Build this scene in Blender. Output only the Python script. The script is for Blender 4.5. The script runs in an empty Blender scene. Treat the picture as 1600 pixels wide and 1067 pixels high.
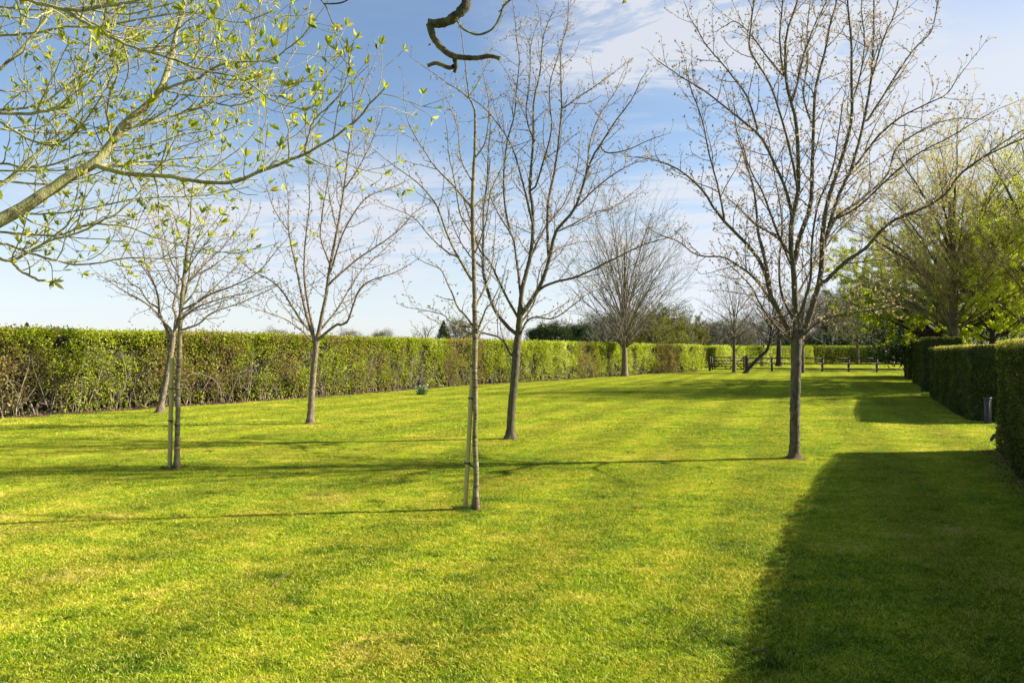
import bpy, math
import numpy as np
from mathutils import Vector

# ---------------------------------------------------------------- camera, light, exposure
scene = bpy.context.scene
COL = scene.collection
F = 1066.7            # focal length in photo pixels (24 mm on a 36 mm wide frame)
EYE = 1.6
HZ = 550.6            # row of the horizon in the 1600 px wide photo

cam_d = bpy.data.cameras.new("camera")
cam = bpy.data.objects.new("camera", cam_d)
COL.objects.link(cam)
cam.location = (0, 0, EYE)
cam.rotation_euler = (math.radians(90), 0, 0)
cam_d.lens = 24.0
cam_d.sensor_width = 36.0
cam_d.shift_y = 17.1 / 1600
cam_d.clip_start = 0.05
cam_d.clip_end = 5000
scene.camera = cam

SUN_EL = math.radians(31.4)
SUN_AZ = math.radians(7.5)      # from +X towards +Y
sun_vec = Vector((math.cos(SUN_EL) * math.cos(SUN_AZ), math.cos(SUN_EL) * math.sin(SUN_AZ), math.sin(SUN_EL)))
sun_d = bpy.data.lights.new("sun", 'SUN')
sun_d.energy = 5.0
sun_d.angle = math.radians(0.53)
sun_d.color = (1.0, 0.93, 0.80)
sun = bpy.data.objects.new("sun", sun_d)
COL.objects.link(sun)
sun.rotation_euler = (-sun_vec).to_track_quat('-Z', 'Y').to_euler()
sun.location = (20, 5, 20)

world = bpy.data.worlds.new("World")
scene.world = world
world.use_nodes = True
wt = world.node_tree
wt.nodes.clear()


def N(t, kind, **kw):
    n = t.nodes.new(kind)
    for k, v in kw.items():
        setattr(n, k, v)
    return n


def math_n(t, op, a, b=None, c=None, clamp=False):
    n = N(t, 'ShaderNodeMath', operation=op, use_clamp=clamp)
    for i, v in enumerate((a, b, c)):
        if v is None:
            continue
        if isinstance(v, (int, float)):
            n.inputs[i].default_value = v
        else:
            t.links.new(v, n.inputs[i])
    return n.outputs[0]


def noise_n(t, vec, scale, detail=4, rough=0.55, dist=0.0, dim='3D'):
    n = N(t, 'ShaderNodeTexNoise', noise_dimensions=dim)
    n.inputs['Scale'].default_value = scale
    n.inputs['Detail'].default_value = detail
    n.inputs['Roughness'].default_value = rough
    n.inputs['Distortion'].default_value = dist
    if vec is not None:
        t.links.new(vec, n.inputs['Vector'])
    return n.outputs['Fac']


def ramp_n(t, fac, stops, interp='LINEAR'):
    n = N(t, 'ShaderNodeValToRGB')
    cr = n.color_ramp
    cr.interpolation = interp
    while len(cr.elements) < len(stops):
        cr.elements.new(0.5)
    for e, (p, c) in zip(cr.elements, stops):
        e.position = p
        e.color = (c[0], c[1], c[2], 1) if not isinstance(c, (int, float)) else (c, c, c, 1)
    t.links.new(fac, n.inputs[0])
    return n.outputs[0]


def mix_n(t, fac, a, b, mode='MIX'):
    n = N(t, 'ShaderNodeMix', data_type='RGBA', blend_type=mode)
    for s, v in ((n.inputs[0], fac), (n.inputs[6], a), (n.inputs[7], b)):
        if isinstance(v, (int, float)):
            s.default_value = v
        elif isinstance(v, tuple):
            s.default_value = (v[0], v[1], v[2], 1)
        else:
            t.links.new(v, s)
    return n.outputs[2]


def map_range(t, v, a, b, c=0.0, d=1.0):
    n = N(t, 'ShaderNodeMapRange', interpolation_type='SMOOTHSTEP')
    t.links.new(v, n.inputs[0])
    for i, x in enumerate((a, b, c, d)):
        n.inputs[i + 1].default_value = x
    return n.outputs[0]


# sky with thin high cloud
sky = N(wt, 'ShaderNodeTexSky', sky_type='NISHITA')
sky.sun_disc = False
sky.sun_elevation = SUN_EL
# sun_rotation 0 = +Y, growing clockwise seen from above (towards +X)
sky.sun_rotation = math.radians(90) - SUN_AZ
sky.air_density = 1.0
sky.dust_density = 0.5
sky.ozone_density = 1.9
tc = N(wt, 'ShaderNodeTexCoord')
sep = N(wt, 'ShaderNodeSeparateXYZ')
wt.links.new(tc.outputs['Generated'], sep.inputs[0])
zz = math_n(wt, 'ADD', math_n(wt, 'MAXIMUM', sep.outputs[2], 0.0), 0.10)
cx = math_n(wt, 'DIVIDE', sep.outputs[0], zz)
cy = math_n(wt, 'DIVIDE', sep.outputs[1], zz)
cv = N(wt, 'ShaderNodeCombineXYZ')
wt.links.new(math_n(wt, 'MULTIPLY', math_n(wt, 'ADD', cx, math_n(wt, 'MULTIPLY', cy, 0.25)), 0.55), cv.inputs[0])
wt.links.new(math_n(wt, 'MULTIPLY', cy, 1.15), cv.inputs[1])
cl1 = noise_n(wt, cv.outputs[0], 0.62, 7, 0.62, 0.9)
cl2 = noise_n(wt, cv.outputs[0], 2.6, 8, 0.68, 0.6)
clm = math_n(wt, 'ADD', math_n(wt, 'MULTIPLY', cl1, 0.75), math_n(wt, 'MULTIPLY', cl2, 0.25))
veil = map_range(wt, clm, 0.50, 0.74, 0.0, 0.22)


def blob(dx, dy, dz, width, streak=1.0):
    """a soft region of the sky around one direction, broken up by the cirrus noise"""
    v = N(wt, 'ShaderNodeVectorMath', operation='SUBTRACT')
    wt.links.new(tc.outputs['Generated'], v.inputs[0])
    l = math.sqrt(dx * dx + dy * dy + dz * dz)
    v.inputs[1].default_value = (dx / l, dy / l, dz / l)
    s = N(wt, 'ShaderNodeVectorMath', operation='MULTIPLY')
    wt.links.new(v.outputs[0], s.inputs[0])
    s.inputs[1].default_value = (1.0 / streak, 1.0 / streak, 1.0)
    ln = N(wt, 'ShaderNodeVectorMath', operation='LENGTH')
    wt.links.new(s.outputs[0], ln.inputs[0])
    return map_range(wt, ln.outputs['Value'], width, 0.0, 0.0, 1.0)


def pdir(px, py):
    return ((px - 800) / F, 1.0, -(py - HZ) / F)


def addc(acc, b, amount, lo=0.38, hi=0.62):
    br = map_range(wt, cl2, lo, hi, 0.15, 1.0)
    return math_n(wt, 'ADD', acc, math_n(wt, 'MULTIPLY', math_n(wt, 'MULTIPLY', b, br), amount))


cloud = math_n(wt, 'ADD', veil, map_range(wt, sep.outputs[2], 0.30, 0.0, 0.0, 0.70))
cloud = addc(cloud, blob(*pdir(1050, 22), 0.14, 2.0), 3.4, 0.40, 0.62)
cloud = addc(cloud, blob(*pdir(1290, 95), 0.13, 1.5), 1.6, 0.40, 0.62)
cloud = addc(cloud, blob(*pdir(1180, 360), 0.22, 1.8), 1.3, 0.38, 0.60)
cloud = addc(cloud, blob(*pdir(520, 340), 0.13, 3.6), 1.3, 0.40, 0.60)
cloud = addc(cloud, blob(*pdir(1620, 170), 0.20, 1.6), 1.2, 0.15, 0.45)
cloud = math_n(wt, 'MINIMUM', cloud, 0.93)
# cloud brightness follows the sky around it (brighter towards the sun)
lum = N(wt, 'ShaderNodeRGBToBW')
wt.links.new(sky.outputs[0], lum.inputs[0])
cb = math_n(wt, 'MINIMUM', math_n(wt, 'ADD', math_n(wt, 'MULTIPLY', lum.outputs[0], 0.16), 3.95), 5.0)
cc = N(wt, 'ShaderNodeCombineColor')
wt.links.new(math_n(wt, 'MULTIPLY', cb, 0.95), cc.inputs[0])
wt.links.new(cb, cc.inputs[1])
wt.links.new(math_n(wt, 'MULTIPLY', cb, 1.10), cc.inputs[2])
skycol = mix_n(wt, cloud, sky.outputs[0], cc.outputs[0])
bg = N(wt, 'ShaderNodeBackground')
bg.inputs[1].default_value = 0.070
wt.links.new(skycol, bg.inputs[0])
wo = N(wt, 'ShaderNodeOutputWorld')
wt.links.new(bg.outputs[0], wo.inputs[0])

vs = scene.view_settings
vs.view_transform = 'Standard'
vs.look = 'None'
vs.gamma = 1.0
vs.use_curve_mapping = False
vs.exposure = 1.4
scene.render.engine = 'CYCLES'
scene.cycles.max_bounces = 6
scene.cycles.transparent_max_bounces = 4

# ---------------------------------------------------------------- small helpers


def rng_(s):
    return np.random.default_rng(s)


def unit(v):
    return v / np.maximum(np.linalg.norm(v, axis=-1, keepdims=True), 1e-9)


def W(px, py, Y):
    """photo pixel at distance Y from the camera -> point of the place"""
    return np.array([(px - 800) / F * Y, Y, EYE - (py - HZ) / F * Y])


def GY(py):
    return EYE * F / (py - HZ)


def mesh_np(name, parts, mat, parent=None, smooth=False, attr=None, kind=None, loc=None):
    """parts: list of (verts (n,3), faces (m,k)); attr: list of per-face value arrays"""
    me = bpy.data.meshes.new(name)
    vo, co, li, ls, nl = 0, [], [], [], 0
    for V, Fc in parts:
        V = np.asarray(V, dtype=np.float32).reshape(-1, 3)
        Fc = np.asarray(Fc, dtype=np.int64)
        if len(Fc) == 0:
            continue
        co.append(V)
        li.append((Fc + vo).ravel())
        k = Fc.shape[1]
        ls.append(nl + np.arange(len(Fc)) * k)
        nl += len(Fc) * k
        vo += len(V)
    co = np.concatenate(co)
    if loc is not None:
        co = co - np.asarray(loc, dtype=np.float32)
    li = np.concatenate(li).astype(np.int32)
    ls = np.concatenate(ls).astype(np.int32)
    me.vertices.add(len(co))
    me.vertices.foreach_set("co", co.ravel())
    me.loops.add(len(li))
    me.loops.foreach_set("vertex_index", li)
    me.polygons.add(len(ls))
    me.polygons.foreach_set("loop_start", ls)
    me.update(calc_edges=True)
    if smooth:
        me.polygons.foreach_set("use_smooth", np.ones(len(ls), dtype=bool))
    if attr is not None:
        a = me.attributes.new("v", 'FLOAT', 'FACE')
        a.data.foreach_set("value", np.concatenate([np.asarray(x, dtype=np.float32) for x in attr]))
    me.materials.append(mat)
    o = bpy.data.objects.new(name, me)
    COL.objects.link(o)
    if parent is not None:
        o.parent = parent
    if kind:
        o["kind"] = kind
    return o


def thing(name, label, cat, loc=(0, 0, 0), group=None):
    o = bpy.data.objects.new(name, None)
    COL.objects.link(o)
    o.location = loc
    o.empty_display_size = 0.2
    o["label"] = label
    o["category"] = cat
    if group:
        o["group"] = group
    return o


def catmull(P, K):
    """P (n,d) control points -> (K,d) smooth samples, even in control-point arc length"""
    P = np.asarray(P, dtype=float)
    if len(P) == 2:
        t = np.linspace(0, 1, K)[:, None]
        return P[0] * (1 - t) + P[1] * t
    d = np.r_[0, np.cumsum(np.linalg.norm(np.diff(P, axis=0), axis=1))]
    s = np.linspace(0, d[-1], K)
    i = np.clip(np.searchsorted(d, s, side='right') - 1, 0, len(P) - 2)
    u = ((s - d[i]) / (d[i + 1] - d[i]))[:, None]
    Pe = np.vstack([2 * P[0] - P[1], P, 2 * P[-1] - P[-2]])
    p0, p1, p2, p3 = Pe[i], Pe[i + 1], Pe[i + 2], Pe[i + 3]
    return 0.5 * ((2 * p1) + (-p0 + p2) * u + (2 * p0 - 5 * p1 + 4 * p2 - p3) * u ** 2 + (-p0 + 3 * p1 - 3 * p2 + p3) * u ** 3)


def tubes(C, R, S):
    """curves (N,K,3) with radii (N,K) -> swept tubes of S sides"""
    Nn, K, _ = C.shape
    T = unit(np.gradient(C, axis=1))
    m = unit(C[:, -1] - C[:, 0])
    ref = np.where(np.abs(m[:, 2:3]) > 0.75, np.array([[1.0, 0, 0]]), np.array([[0, 0, 1.0]]))
    U = unit(np.cross(T, ref[:, None, :]))
    V = np.cross(T, U)
    a = np.arange(S) * 2 * np.pi / S
    ring = U[:, :, None, :] * np.cos(a)[None, None, :, None] + V[:, :, None, :] * np.sin(a)[None, None, :, None]
    verts = C[:, :, None, :] + ring * R[:, :, None, None]
    base = (np.arange(Nn) * K * S)[:, None, None] + (np.arange(K - 1) * S)[None, :, None]
    s0 = np.arange(S)[None, None, :]
    s1 = (s0 + 1) % S
    f = np.stack([base + s0, base + s1, base + S + s1, base + S + s0], axis=-1).reshape(-1, 4)
    return verts.reshape(-1, 3), f


def clen(C):
    return np.linalg.norm(np.diff(C, axis=1), axis=2).sum(1)


def grow(P, D, L, R0, K, wob, up, g, Rend=0.3, K0=None):
    n = len(P)
    C = np.zeros((n, K, 3))
    C[:, 0] = P
    D = unit(D)
    st = (L / (K - 1))[:, None]
    drift = g.normal(0, wob, (n, 3))
    for k in range(1, K):
        D = unit(D + g.normal(0, wob, (n, 3)) + drift * 0.4 + np.array([0, 0, up]))
        C[:, k] = C[:, k - 1] + D * st
    t = np.linspace(0, 1, K)[None, :]
    R = R0[:, None] * (1 - (1 - Rend) * t)
    return C, R


def kids(C, R, per_m, t0, t1, a0, a1, g, flat=0.0):
    """start points for side shoots: returns P, D, t, parent index, parent radius"""
    L = clen(C)
    n = np.maximum(1, np.round(L * per_m * (t1 - t0) * g.uniform(0.8, 1.2, len(L)))).astype(int)
    idx = np.repeat(np.arange(len(L)), n)
    order = np.arange(len(idx)) - np.repeat(np.cumsum(n) - n, n)
    t = t0 + (t1 - t0) * (order + g.uniform(0.1, 0.9, len(idx))) / np.repeat(n, n)
    K = C.shape[1]
    f = t * (K - 1)
    i = np.minimum(f.astype(int), K - 2)
    u = (f - i)[:, None]
    P = C[idx, i] * (1 - u) + C[idx, i + 1] * u
    r = R[idx, i] * (1 - u[:, 0]) + R[idx, i + 1] * u[:, 0]
    T = unit(C[idx, i + 1] - C[idx, i])
    ref = np.where(np.abs(T[:, 2:3]) > 0.9, np.array([[1.0, 0, 0]]), np.array([[0, 0, 1.0]]))
    U = unit(np.cross(T, ref))
    V = np.cross(U, T)
    phi = order * 2.4 + g.uniform(0, 6.28, len(L))[idx] + g.normal(0, 0.5, len(idx))
    a = g.uniform(a0, a1, len(idx))
    side = U * np.cos(phi)[:, None] + V * (np.sin(phi) * (1 - flat))[:, None]
    D = T * np.cos(a)[:, None] + unit(side) * np.sin(a)[:, None]
    return P, D, t, idx, r


def leaves(P, D, size, wid, g, fold=0.25):
    """pointed leaf blades: base P, direction D, length size -> two triangles each"""
    n = len(P)
    D = unit(D)
    ref = unit(g.normal(0, 1, (n, 3)))
    Sd = unit(np.cross(D, ref))
    Nn = np.cross(Sd, D)
    size = np.broadcast_to(np.asarray(size, dtype=float), (n,))[:, None]
    mid = P + D * size * 0.45
    a = mid + Sd * size * wid * 0.5 + Nn * size * fold * wid
    b = mid - Sd * size * wid * 0.5 + Nn * size * fold * wid
    tip = P + D * size
    V = np.stack([P, a, tip, b], axis=1).reshape(-1, 3)
    o = np.arange(n)[:, None] * 4
    Fc = np.concatenate([o + np.array([[0, 1, 2]]), o + np.array([[0, 2, 3]])], axis=1).reshape(-1, 3)
    return V, Fc


def along(C, per_m, g, t0=0.0, t1=1.0):
    R = np.zeros(C.shape[:2])
    P, D, t, idx, r = kids(C, R, per_m, t0, t1, 0.3, 1.1, g)
    return P, D, t, idx


def box(cx_, cy_, cz_, sx, sy, sz, bev=0.0, yaw=0.0):
    """box with chamfered vertical edges and top; centre at the base"""
    hx, hy = sx / 2, sy / 2
    b = bev
    if b > 0:
        ring = [(-hx + b, -hy), (hx - b, -hy), (hx, -hy + b), (hx, hy - b), (hx - b, hy), (-hx + b, hy), (-hx, hy - b), (-hx, -hy + b)]
    else:
        ring = [(-hx, -hy), (hx, -hy), (hx, hy), (-hx, hy)]
    n = len(ring)
    lev = [(0, 0.0), (sz - b, 0.0), (sz, b)] if b > 0 else [(0, 0.0), (sz, 0.0)]
    V = []
    for z, ins in lev:
        for x, y in ring:
            V.append((x * (1 - ins / hx), y * (1 - ins / hy), z))
    V = np.array(V, dtype=float)
    Fq = []
    for k in range(len(lev) - 1):
        for i in range(n):
            j = (i + 1) % n
            Fq.append((k * n + i, k * n + j, (k + 1) * n + j, (k + 1) * n + i))
    c, s = math.cos(yaw), math.sin(yaw)
    X = V[:, 0] * c - V[:, 1] * s + cx_
    Yy = V[:, 0] * s + V[:, 1] * c + cy_
    V = np.stack([X, Yy, V[:, 2] + cz_], axis=1)
    top = np.array([[(len(lev) - 1) * n + i for i in range(n)]])
    bot = np.array([[i for i in range(n)][::-1]])
    allF = np.array(Fq)
    return [(V, allF), (V, top), (V, bot)]


def bar(p, q, w, h, up=(0, 0, 1)):
    """rectangular bar from p to q"""
    p, q, up = np.array(p, float), np.array(q, float), np.array(up, float)
    T = unit(q - p)
    S_ = unit(np.cross(T, up))
    U_ = np.cross(S_, T)
    V = []
    for c in (p, q):
        for a, b in ((-1, -1), (1, -1), (1, 1), (-1, 1)):
            V.append(c + S_ * a * w / 2 + U_ * b * h / 2)
    Fq = [(0, 1, 5, 4), (1, 2, 6, 5), (2, 3, 7, 6), (3, 0, 4, 7), (3, 2, 1, 0), (4, 5, 6, 7)]
    return [(np.array(V), np.array(Fq))]


# value noise on the CPU for lumpy outlines and colour patches
_ng = rng_(77).random((64, 64, 64)).astype(np.float32)


def vnoise(P, scale):
    q = np.asarray(P) * scale + 500.0
    i = np.floor(q).astype(int)
    f = q - i
    f = f * f * (3 - 2 * f)
    r = 0
    for dx in (0, 1):
        for dy in (0, 1):
            for dz in (0, 1):
                w = (f[:, 0] if dx else 1 - f[:, 0]) * (f[:, 1] if dy else 1 - f[:, 1]) * (f[:, 2] if dz else 1 - f[:, 2])
                r = r + w * _ng[(i[:, 0] + dx) & 63, (i[:, 1] + dy) & 63, (i[:, 2] + dz) & 63]
    return r


# ---------------------------------------------------------------- materials
def new_mat(name):
    m = bpy.data.materials.new(name)
    m.use_nodes = True
    m.node_tree.nodes.clear()
    return m, m.node_tree


def world_pos(t):
    return N(t, 'ShaderNodeNewGeometry').outputs['Position']


def leaf_material(name, stops, trans=0.4, rough=0.6, spec=0.14, tint=(1.15, 1.25, 0.6)):
    m, t = new_mat(name)
    at = N(t, 'ShaderNodeAttribute', attribute_name='v')
    col = ramp_n(t, at.outputs['Fac'], stops)
    col = mix_n(t, math_n(t, 'MULTIPLY', noise_n(t, world_pos(t), 9.0, 2), 0.5), col,
                mix_n(t, 1.0, col, (0.75, 0.85, 0.7), 'MULTIPLY'))
    p = N(t, 'ShaderNodeBsdfPrincipled')
    p.inputs['Roughness'].default_value = rough
    p.inputs['Specular IOR Level'].default_value = spec
    t.links.new(col, p.inputs['Base Color'])
    tr = N(t, 'ShaderNodeBsdfTranslucent')
    t.links.new(mix_n(t, 1.0, col, tint, 'MULTIPLY'), tr.inputs[0])
    mx = N(t, 'ShaderNodeMixShader')
    mx.inputs[0].default_value = trans
    t.links.new(p.outputs[0], mx.inputs[1])
    t.links.new(tr.outputs[0], mx.inputs[2])
    o = N(t, 'ShaderNodeOutputMaterial')
    t.links.new(mx.outputs[0], o.inputs[0])
    return m


def bark_material(name, dark, light, moss=None, rings=False, scale=14.0, bump=0.6):
    m, t = new_mat(name)
    pos = world_pos(t)
    mp = N(t, 'ShaderNodeMapping')
    mp.inputs['Scale'].default_value = (1, 1, 0.45) if not rings else (0.6, 0.6, 2.6)
    t.links.new(pos, mp.inputs[0])
    n1 = noise_n(t, mp.outputs[0], scale, 6, 0.65, 0.4)
    n2 = noise_n(t, mp.outputs[0], scale * 5, 4, 0.6)
    col = ramp_n(t, n1, [(0.30, dark), (0.68, light)])
    col = mix_n(t, math_n(t, 'MULTIPLY', n2, 0.55), col, dark)
    if moss:
        nm = noise_n(t, pos, 5.0, 5, 0.6)
        col = mix_n(t, map_range(t, nm, 0.44, 0.62, 0.0, 0.75), col, moss)
    sz = N(t, 'ShaderNodeSeparateXYZ')
    t.links.new(pos, sz.inputs[0])
    foot = math_n(t, 'MULTIPLY', map_range(t, sz.outputs[2], 0.16, 0.02, 0.0, 1.0), map_range(t, n1, 0.35, 0.55, 0.35, 0.9))
    col = mix_n(t, foot, col, (0.15, 0.085, 0.05))
    hgt = math_n(t, 'ADD', n1, math_n(t, 'MULTIPLY', n2, 0.5))
    if rings:
        mp2 = N(t, 'ShaderNodeMapping')
        mp2.inputs['Scale'].default_value = (2.5, 2.5, 34)
        t.links.new(pos, mp2.inputs[0])
        rg = noise_n(t, mp2.outputs[0], 1.6, 3, 0.6)
        rm = map_range(t, rg, 0.54, 0.66, 0.0, 0.8)
        col = mix_n(t, rm, col, tuple(c * 0.35 for c in dark))
        hgt = math_n(t, 'SUBTRACT', hgt, math_n(t, 'MULTIPLY', rm, 0.4))
    bp = N(t, 'ShaderNodeBump')
    bp.inputs['Strength'].default_value = bump
    bp.inputs['Distance'].default_value = 0.02
    t.links.new(hgt, bp.inputs['Height'])
    p = N(t, 'ShaderNodeBsdfPrincipled')
    p.inputs['Roughness'].default_value = 0.85
    p.inputs['Specular IOR Level'].default_value = 0.25
    t.links.new(col, p.inputs['Base Color'])
    t.links.new(bp.outputs[0], p.inputs['Normal'])
    o = N(t, 'ShaderNodeOutputMaterial')
    t.links.new(p.outputs[0], o.inputs[0])
    return m


def plain_material(name, c1, c2, scale=8.0, rough=0.8, bump=0.3, stretch=(1, 1, 1), metallic=0.0):
    m, t = new_mat(name)
    mp = N(t, 'ShaderNodeMapping')
    mp.inputs['Scale'].default_value = stretch
    t.links.new(world_pos(t), mp.inputs[0])
    n1 = noise_n(t, mp.outputs[0], scale, 6, 0.6)
    col = ramp_n(t, n1, [(0.3, c1), (0.7, c2)])
    bp = N(t, 'ShaderNodeBump')
    bp.inputs['Strength'].default_value = bump
    bp.inputs['Distance'].default_value = 0.01
    t.links.new(n1, bp.inputs['Height'])
    p = N(t, 'ShaderNodeBsdfPrincipled')
    p.inputs['Roughness'].default_value = rough
    p.inputs['Metallic'].default_value = metallic
    t.links.new(col, p.inputs['Base Color'])
    t.links.new(bp.outputs[0], p.inputs['Normal'])
    o = N(t, 'ShaderNodeOutputMaterial')
    t.links.new(p.outputs[0], o.inputs[0])
    return m


def lawn_colour(t):
    """colour of the turf by place: straw, yellow-green and deep green patches, faint mowing lanes"""
    pos = world_pos(t)
    mp = N(t, 'ShaderNodeMapping')
    mp.inputs['Scale'].default_value = (0.75, 1.1, 1)
    t.links.new(pos, mp.inputs[0])
    a = noise_n(t, mp.outputs[0], 0.5, 4, 0.6, 0.4)
    b = noise_n(t, mp.outputs[0], 2.4, 6, 0.7, 0.5)
    c = noise_n(t, mp.outputs[0], 15.0, 3, 0.6)
    f = math_n(t, 'ADD', math_n(t, 'MULTIPLY', a, 0.30), math_n(t, 'ADD', math_n(t, 'MULTIPLY', b, 0.45), math_n(t, 'MULTIPLY', c, 0.25)))
    col = ramp_n(t, f, [(0.36, (0.075, 0.15, 0.006)), (0.44, (0.19, 0.285, 0.007)), (0.51, (0.33, 0.385, 0.010)), (0.57, (0.49, 0.45, 0.045)), (0.64, (0.64, 0.55, 0.19))])
    # mowing lanes running away from the house
    sp = N(t, 'ShaderNodeSeparateXYZ')
    t.links.new(pos, sp.inputs[0])
    lane = math_n(t, 'SINE', math_n(t, 'MULTIPLY', math_n(t, 'SUBTRACT', sp.outputs[0], math_n(t, 'MULTIPLY', sp.outputs[1], 0.42)), 3.9))
    lane = map_range(t, lane, -0.6, 0.6, 0.87, 1.09)
    hs = N(t, 'ShaderNodeHueSaturation')
    t.links.new(lane, hs.inputs['Value'])
    t.links.new(col, hs.inputs['Color'])
    return hs.outputs[0], f, c


def lawn_material():
    m, t = new_mat("turf")
    col, f, c = lawn_colour(t)
    fine = noise_n(t, world_pos(t), 60.0, 4, 0.7)
    col = mix_n(t, map_range(t, fine, 0.35, 0.6, 0.85, 0.25), col, mix_n(t, 1.0, col, (0.35, 0.45, 0.4), 'MULTIPLY'))
    bp = N(t, 'ShaderNodeBump')
    bp.inputs['Strength'].default_value = 0.9
    bp.inputs['Distance'].default_value = 0.03
    t.links.new(math_n(t, 'ADD', fine, math_n(t, 'MULTIPLY', c, 1.2)), bp.inputs['Height'])
    p = N(t, 'ShaderNodeBsdfPrincipled')
    p.inputs['Roughness'].default_value = 0.9
    p.inputs['Specular IOR Level'].default_value = 0.1
    t.links.new(col, p.inputs['Base Color'])
    t.links.new(bp.outputs[0], p.inputs['Normal'])
    o = N(t, 'ShaderNodeOutputMaterial')
    t.links.new(p.outputs[0], o.inputs[0])
    return m


def blade_material():
    m, t = new_mat("grass_blade")
    col, f, c = lawn_colour(t)
    at = N(t, 'ShaderNodeAttribute', attribute_name='v')
    v = at.outputs['Fac']
    straw = map_range(t, v, 0.80, 0.84, 0.0, 0.75)
    col = mix_n(t, straw, col, (0.54, 0.47, 0.12))
    hs = N(t, 'ShaderNodeHueSaturation')
    t.links.new(map_range(t, v, 0.0, 0.85, 0.42, 1.5), hs.inputs['Value'])
    t.links.new(col, hs.inputs['Color'])
    col = hs.outputs[0]
    p = N(t, 'ShaderNodeBsdfPrincipled')
    p.inputs['Roughness'].default_value = 0.6
    p.inputs['Specular IOR Level'].default_value = 0.12
    t.links.new(col, p.inputs['Base Color'])
    tr = N(t, 'ShaderNodeBsdfTranslucent')
    t.links.new(mix_n(t, 1.0, col, (1.2, 1.25, 0.6), 'MULTIPLY'), tr.inputs[0])
    mx = N(t, 'ShaderNodeMixShader')
    mx.inputs[0].default_value = 0.32
    t.links.new(p.outputs[0], mx.inputs[1])
    t.links.new(tr.outputs[0], mx.inputs[2])
    o = N(t, 'ShaderNodeOutputMaterial')
    t.links.new(mx.outputs[0], o.inputs[0])
    return m


M_TURF = lawn_material()
M_BLADE = blade_material()
M_BARK = bark_material("grey_brown_bark", (0.035, 0.026, 0.017), (0.25, 0.20, 0.135), moss=(0.10, 0.10, 0.035), scale=20.0, bump=1.0)
M_BARK_RING = bark_material("banded_young_bark", (0.085, 0.062, 0.038), (0.46, 0.37, 0.23), moss=(0.20, 0.19, 0.07), rings=True, scale=9.0)
M_BARK_PALE = bark_material("pale_smooth_bark", (0.075, 0.056, 0.036), (0.39, 0.31, 0.205), scale=18.0, bump=0.9)
M_BARK_DARK = bark_material("dark_bark", (0.018, 0.015, 0.012), (0.085, 0.070, 0.055))
M_LIMB = bark_material("lichened_branch_bark", (0.10, 0.085, 0.04), (0.58, 0.52, 0.28), moss=(0.42, 0.40, 0.16), scale=30.0, bump=0.8)
M_OVER = bark_material("mossy_old_bark", (0.022, 0.016, 0.010), (0.20, 0.16, 0.095), moss=(0.27, 0.25, 0.085), scale=34.0, bump=1.0)
M_TWIG = plain_material("brown_twig", (0.045, 0.033, 0.022), (0.16, 0.115, 0.075), 12.0)
M_TWIG_RED = plain_material("reddish_grey_twig", (0.10, 0.068, 0.05), (0.24, 0.17, 0.13), 6.0)
M_TWIG_GREY = plain_material("grey_twig", (0.11, 0.095, 0.075), (0.27, 0.235, 0.19), 6.0)
M_TWIG_FAR = plain_material("brown_far_twig", (0.10, 0.085, 0.06), (0.22, 0.185, 0.13), 3.0)
M_BUD = leaf_material("opening_bud", [(0, (0.20, 0.13, 0.08)), (0.45, (0.40, 0.29, 0.17)), (0.8, (0.50, 0.42, 0.22)), (1, (0.35, 0.40, 0.10))], 0.3)
M_BUD_PINK = leaf_material("cream_pink_bud", [(0, (0.24, 0.15, 0.10)), (0.5, (0.50, 0.38, 0.26)), (1, (0.62, 0.52, 0.36))], 0.35, tint=(1.1, 1.0, 0.8))
M_SPRING = leaf_material("fresh_spring_leaf", [(0, (0.14, 0.18, 0.015)), (0.45, (0.36, 0.38, 0.035)), (0.85, (0.58, 0.52, 0.12)), (1, (0.62, 0.42, 0.16))], 0.5)
M_HEDGE = leaf_material("mixed_hedge_leaf", [(0, (0.15, 0.095, 0.05)), (0.22, (0.40, 0.285, 0.135)), (0.36, (0.42, 0.34, 0.08)), (0.5, (0.20, 0.235, 0.02)), (0.75, (0.34, 0.39, 0.015)), (0.92, (0.50, 0.50, 0.03)), (1, (0.68, 0.66, 0.26))], 0.38)
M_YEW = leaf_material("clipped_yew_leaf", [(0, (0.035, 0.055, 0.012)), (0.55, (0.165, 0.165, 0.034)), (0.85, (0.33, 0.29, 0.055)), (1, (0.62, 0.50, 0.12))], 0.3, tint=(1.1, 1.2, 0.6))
M_DARKLEAF = leaf_material("evergreen_leaf", [(0, (0.010, 0.022, 0.008)), (0.6, (0.030, 0.055, 0.018)), (1, (0.075, 0.11, 0.03))], 0.15)
M_LIME = leaf_material("lime_young_leaf", [(0, (0.14, 0.17, 0.02)), (0.4, (0.32, 0.35, 0.03)), (0.8, (0.56, 0.56, 0.06)), (1, (0.70, 0.66, 0.16))], 0.62)
M_OLIVE = leaf_material("olive_spring_leaf", [(0, (0.08, 0.085, 0.022)), (0.5, (0.16, 0.15, 0.04)), (1, (0.30, 0.27, 0.07))], 0.4)
M_WOOD = leaf_material("bare_wood_twigs", [(0, (0.10, 0.085, 0.06)), (0.5, (0.17, 0.15, 0.10)), (1, (0.24, 0.23, 0.12))], 0.2)
M_FIR = leaf_material("far_fir_needles", [(0, (0.04, 0.055, 0.03)), (1, (0.13, 0.15, 0.075))], 0.15)
M_GOLD = leaf_material("golden_catkin", [(0, (0.30, 0.22, 0.12)), (0.5, (0.56, 0.45, 0.26)), (1, (0.66, 0.57, 0.30))], 0.5)
M_CORE = plain_material("hedge_inner_twigs", (0.012, 0.010, 0.006), (0.05, 0.04, 0.024), 20.0, 0.95, 1.0)
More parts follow.
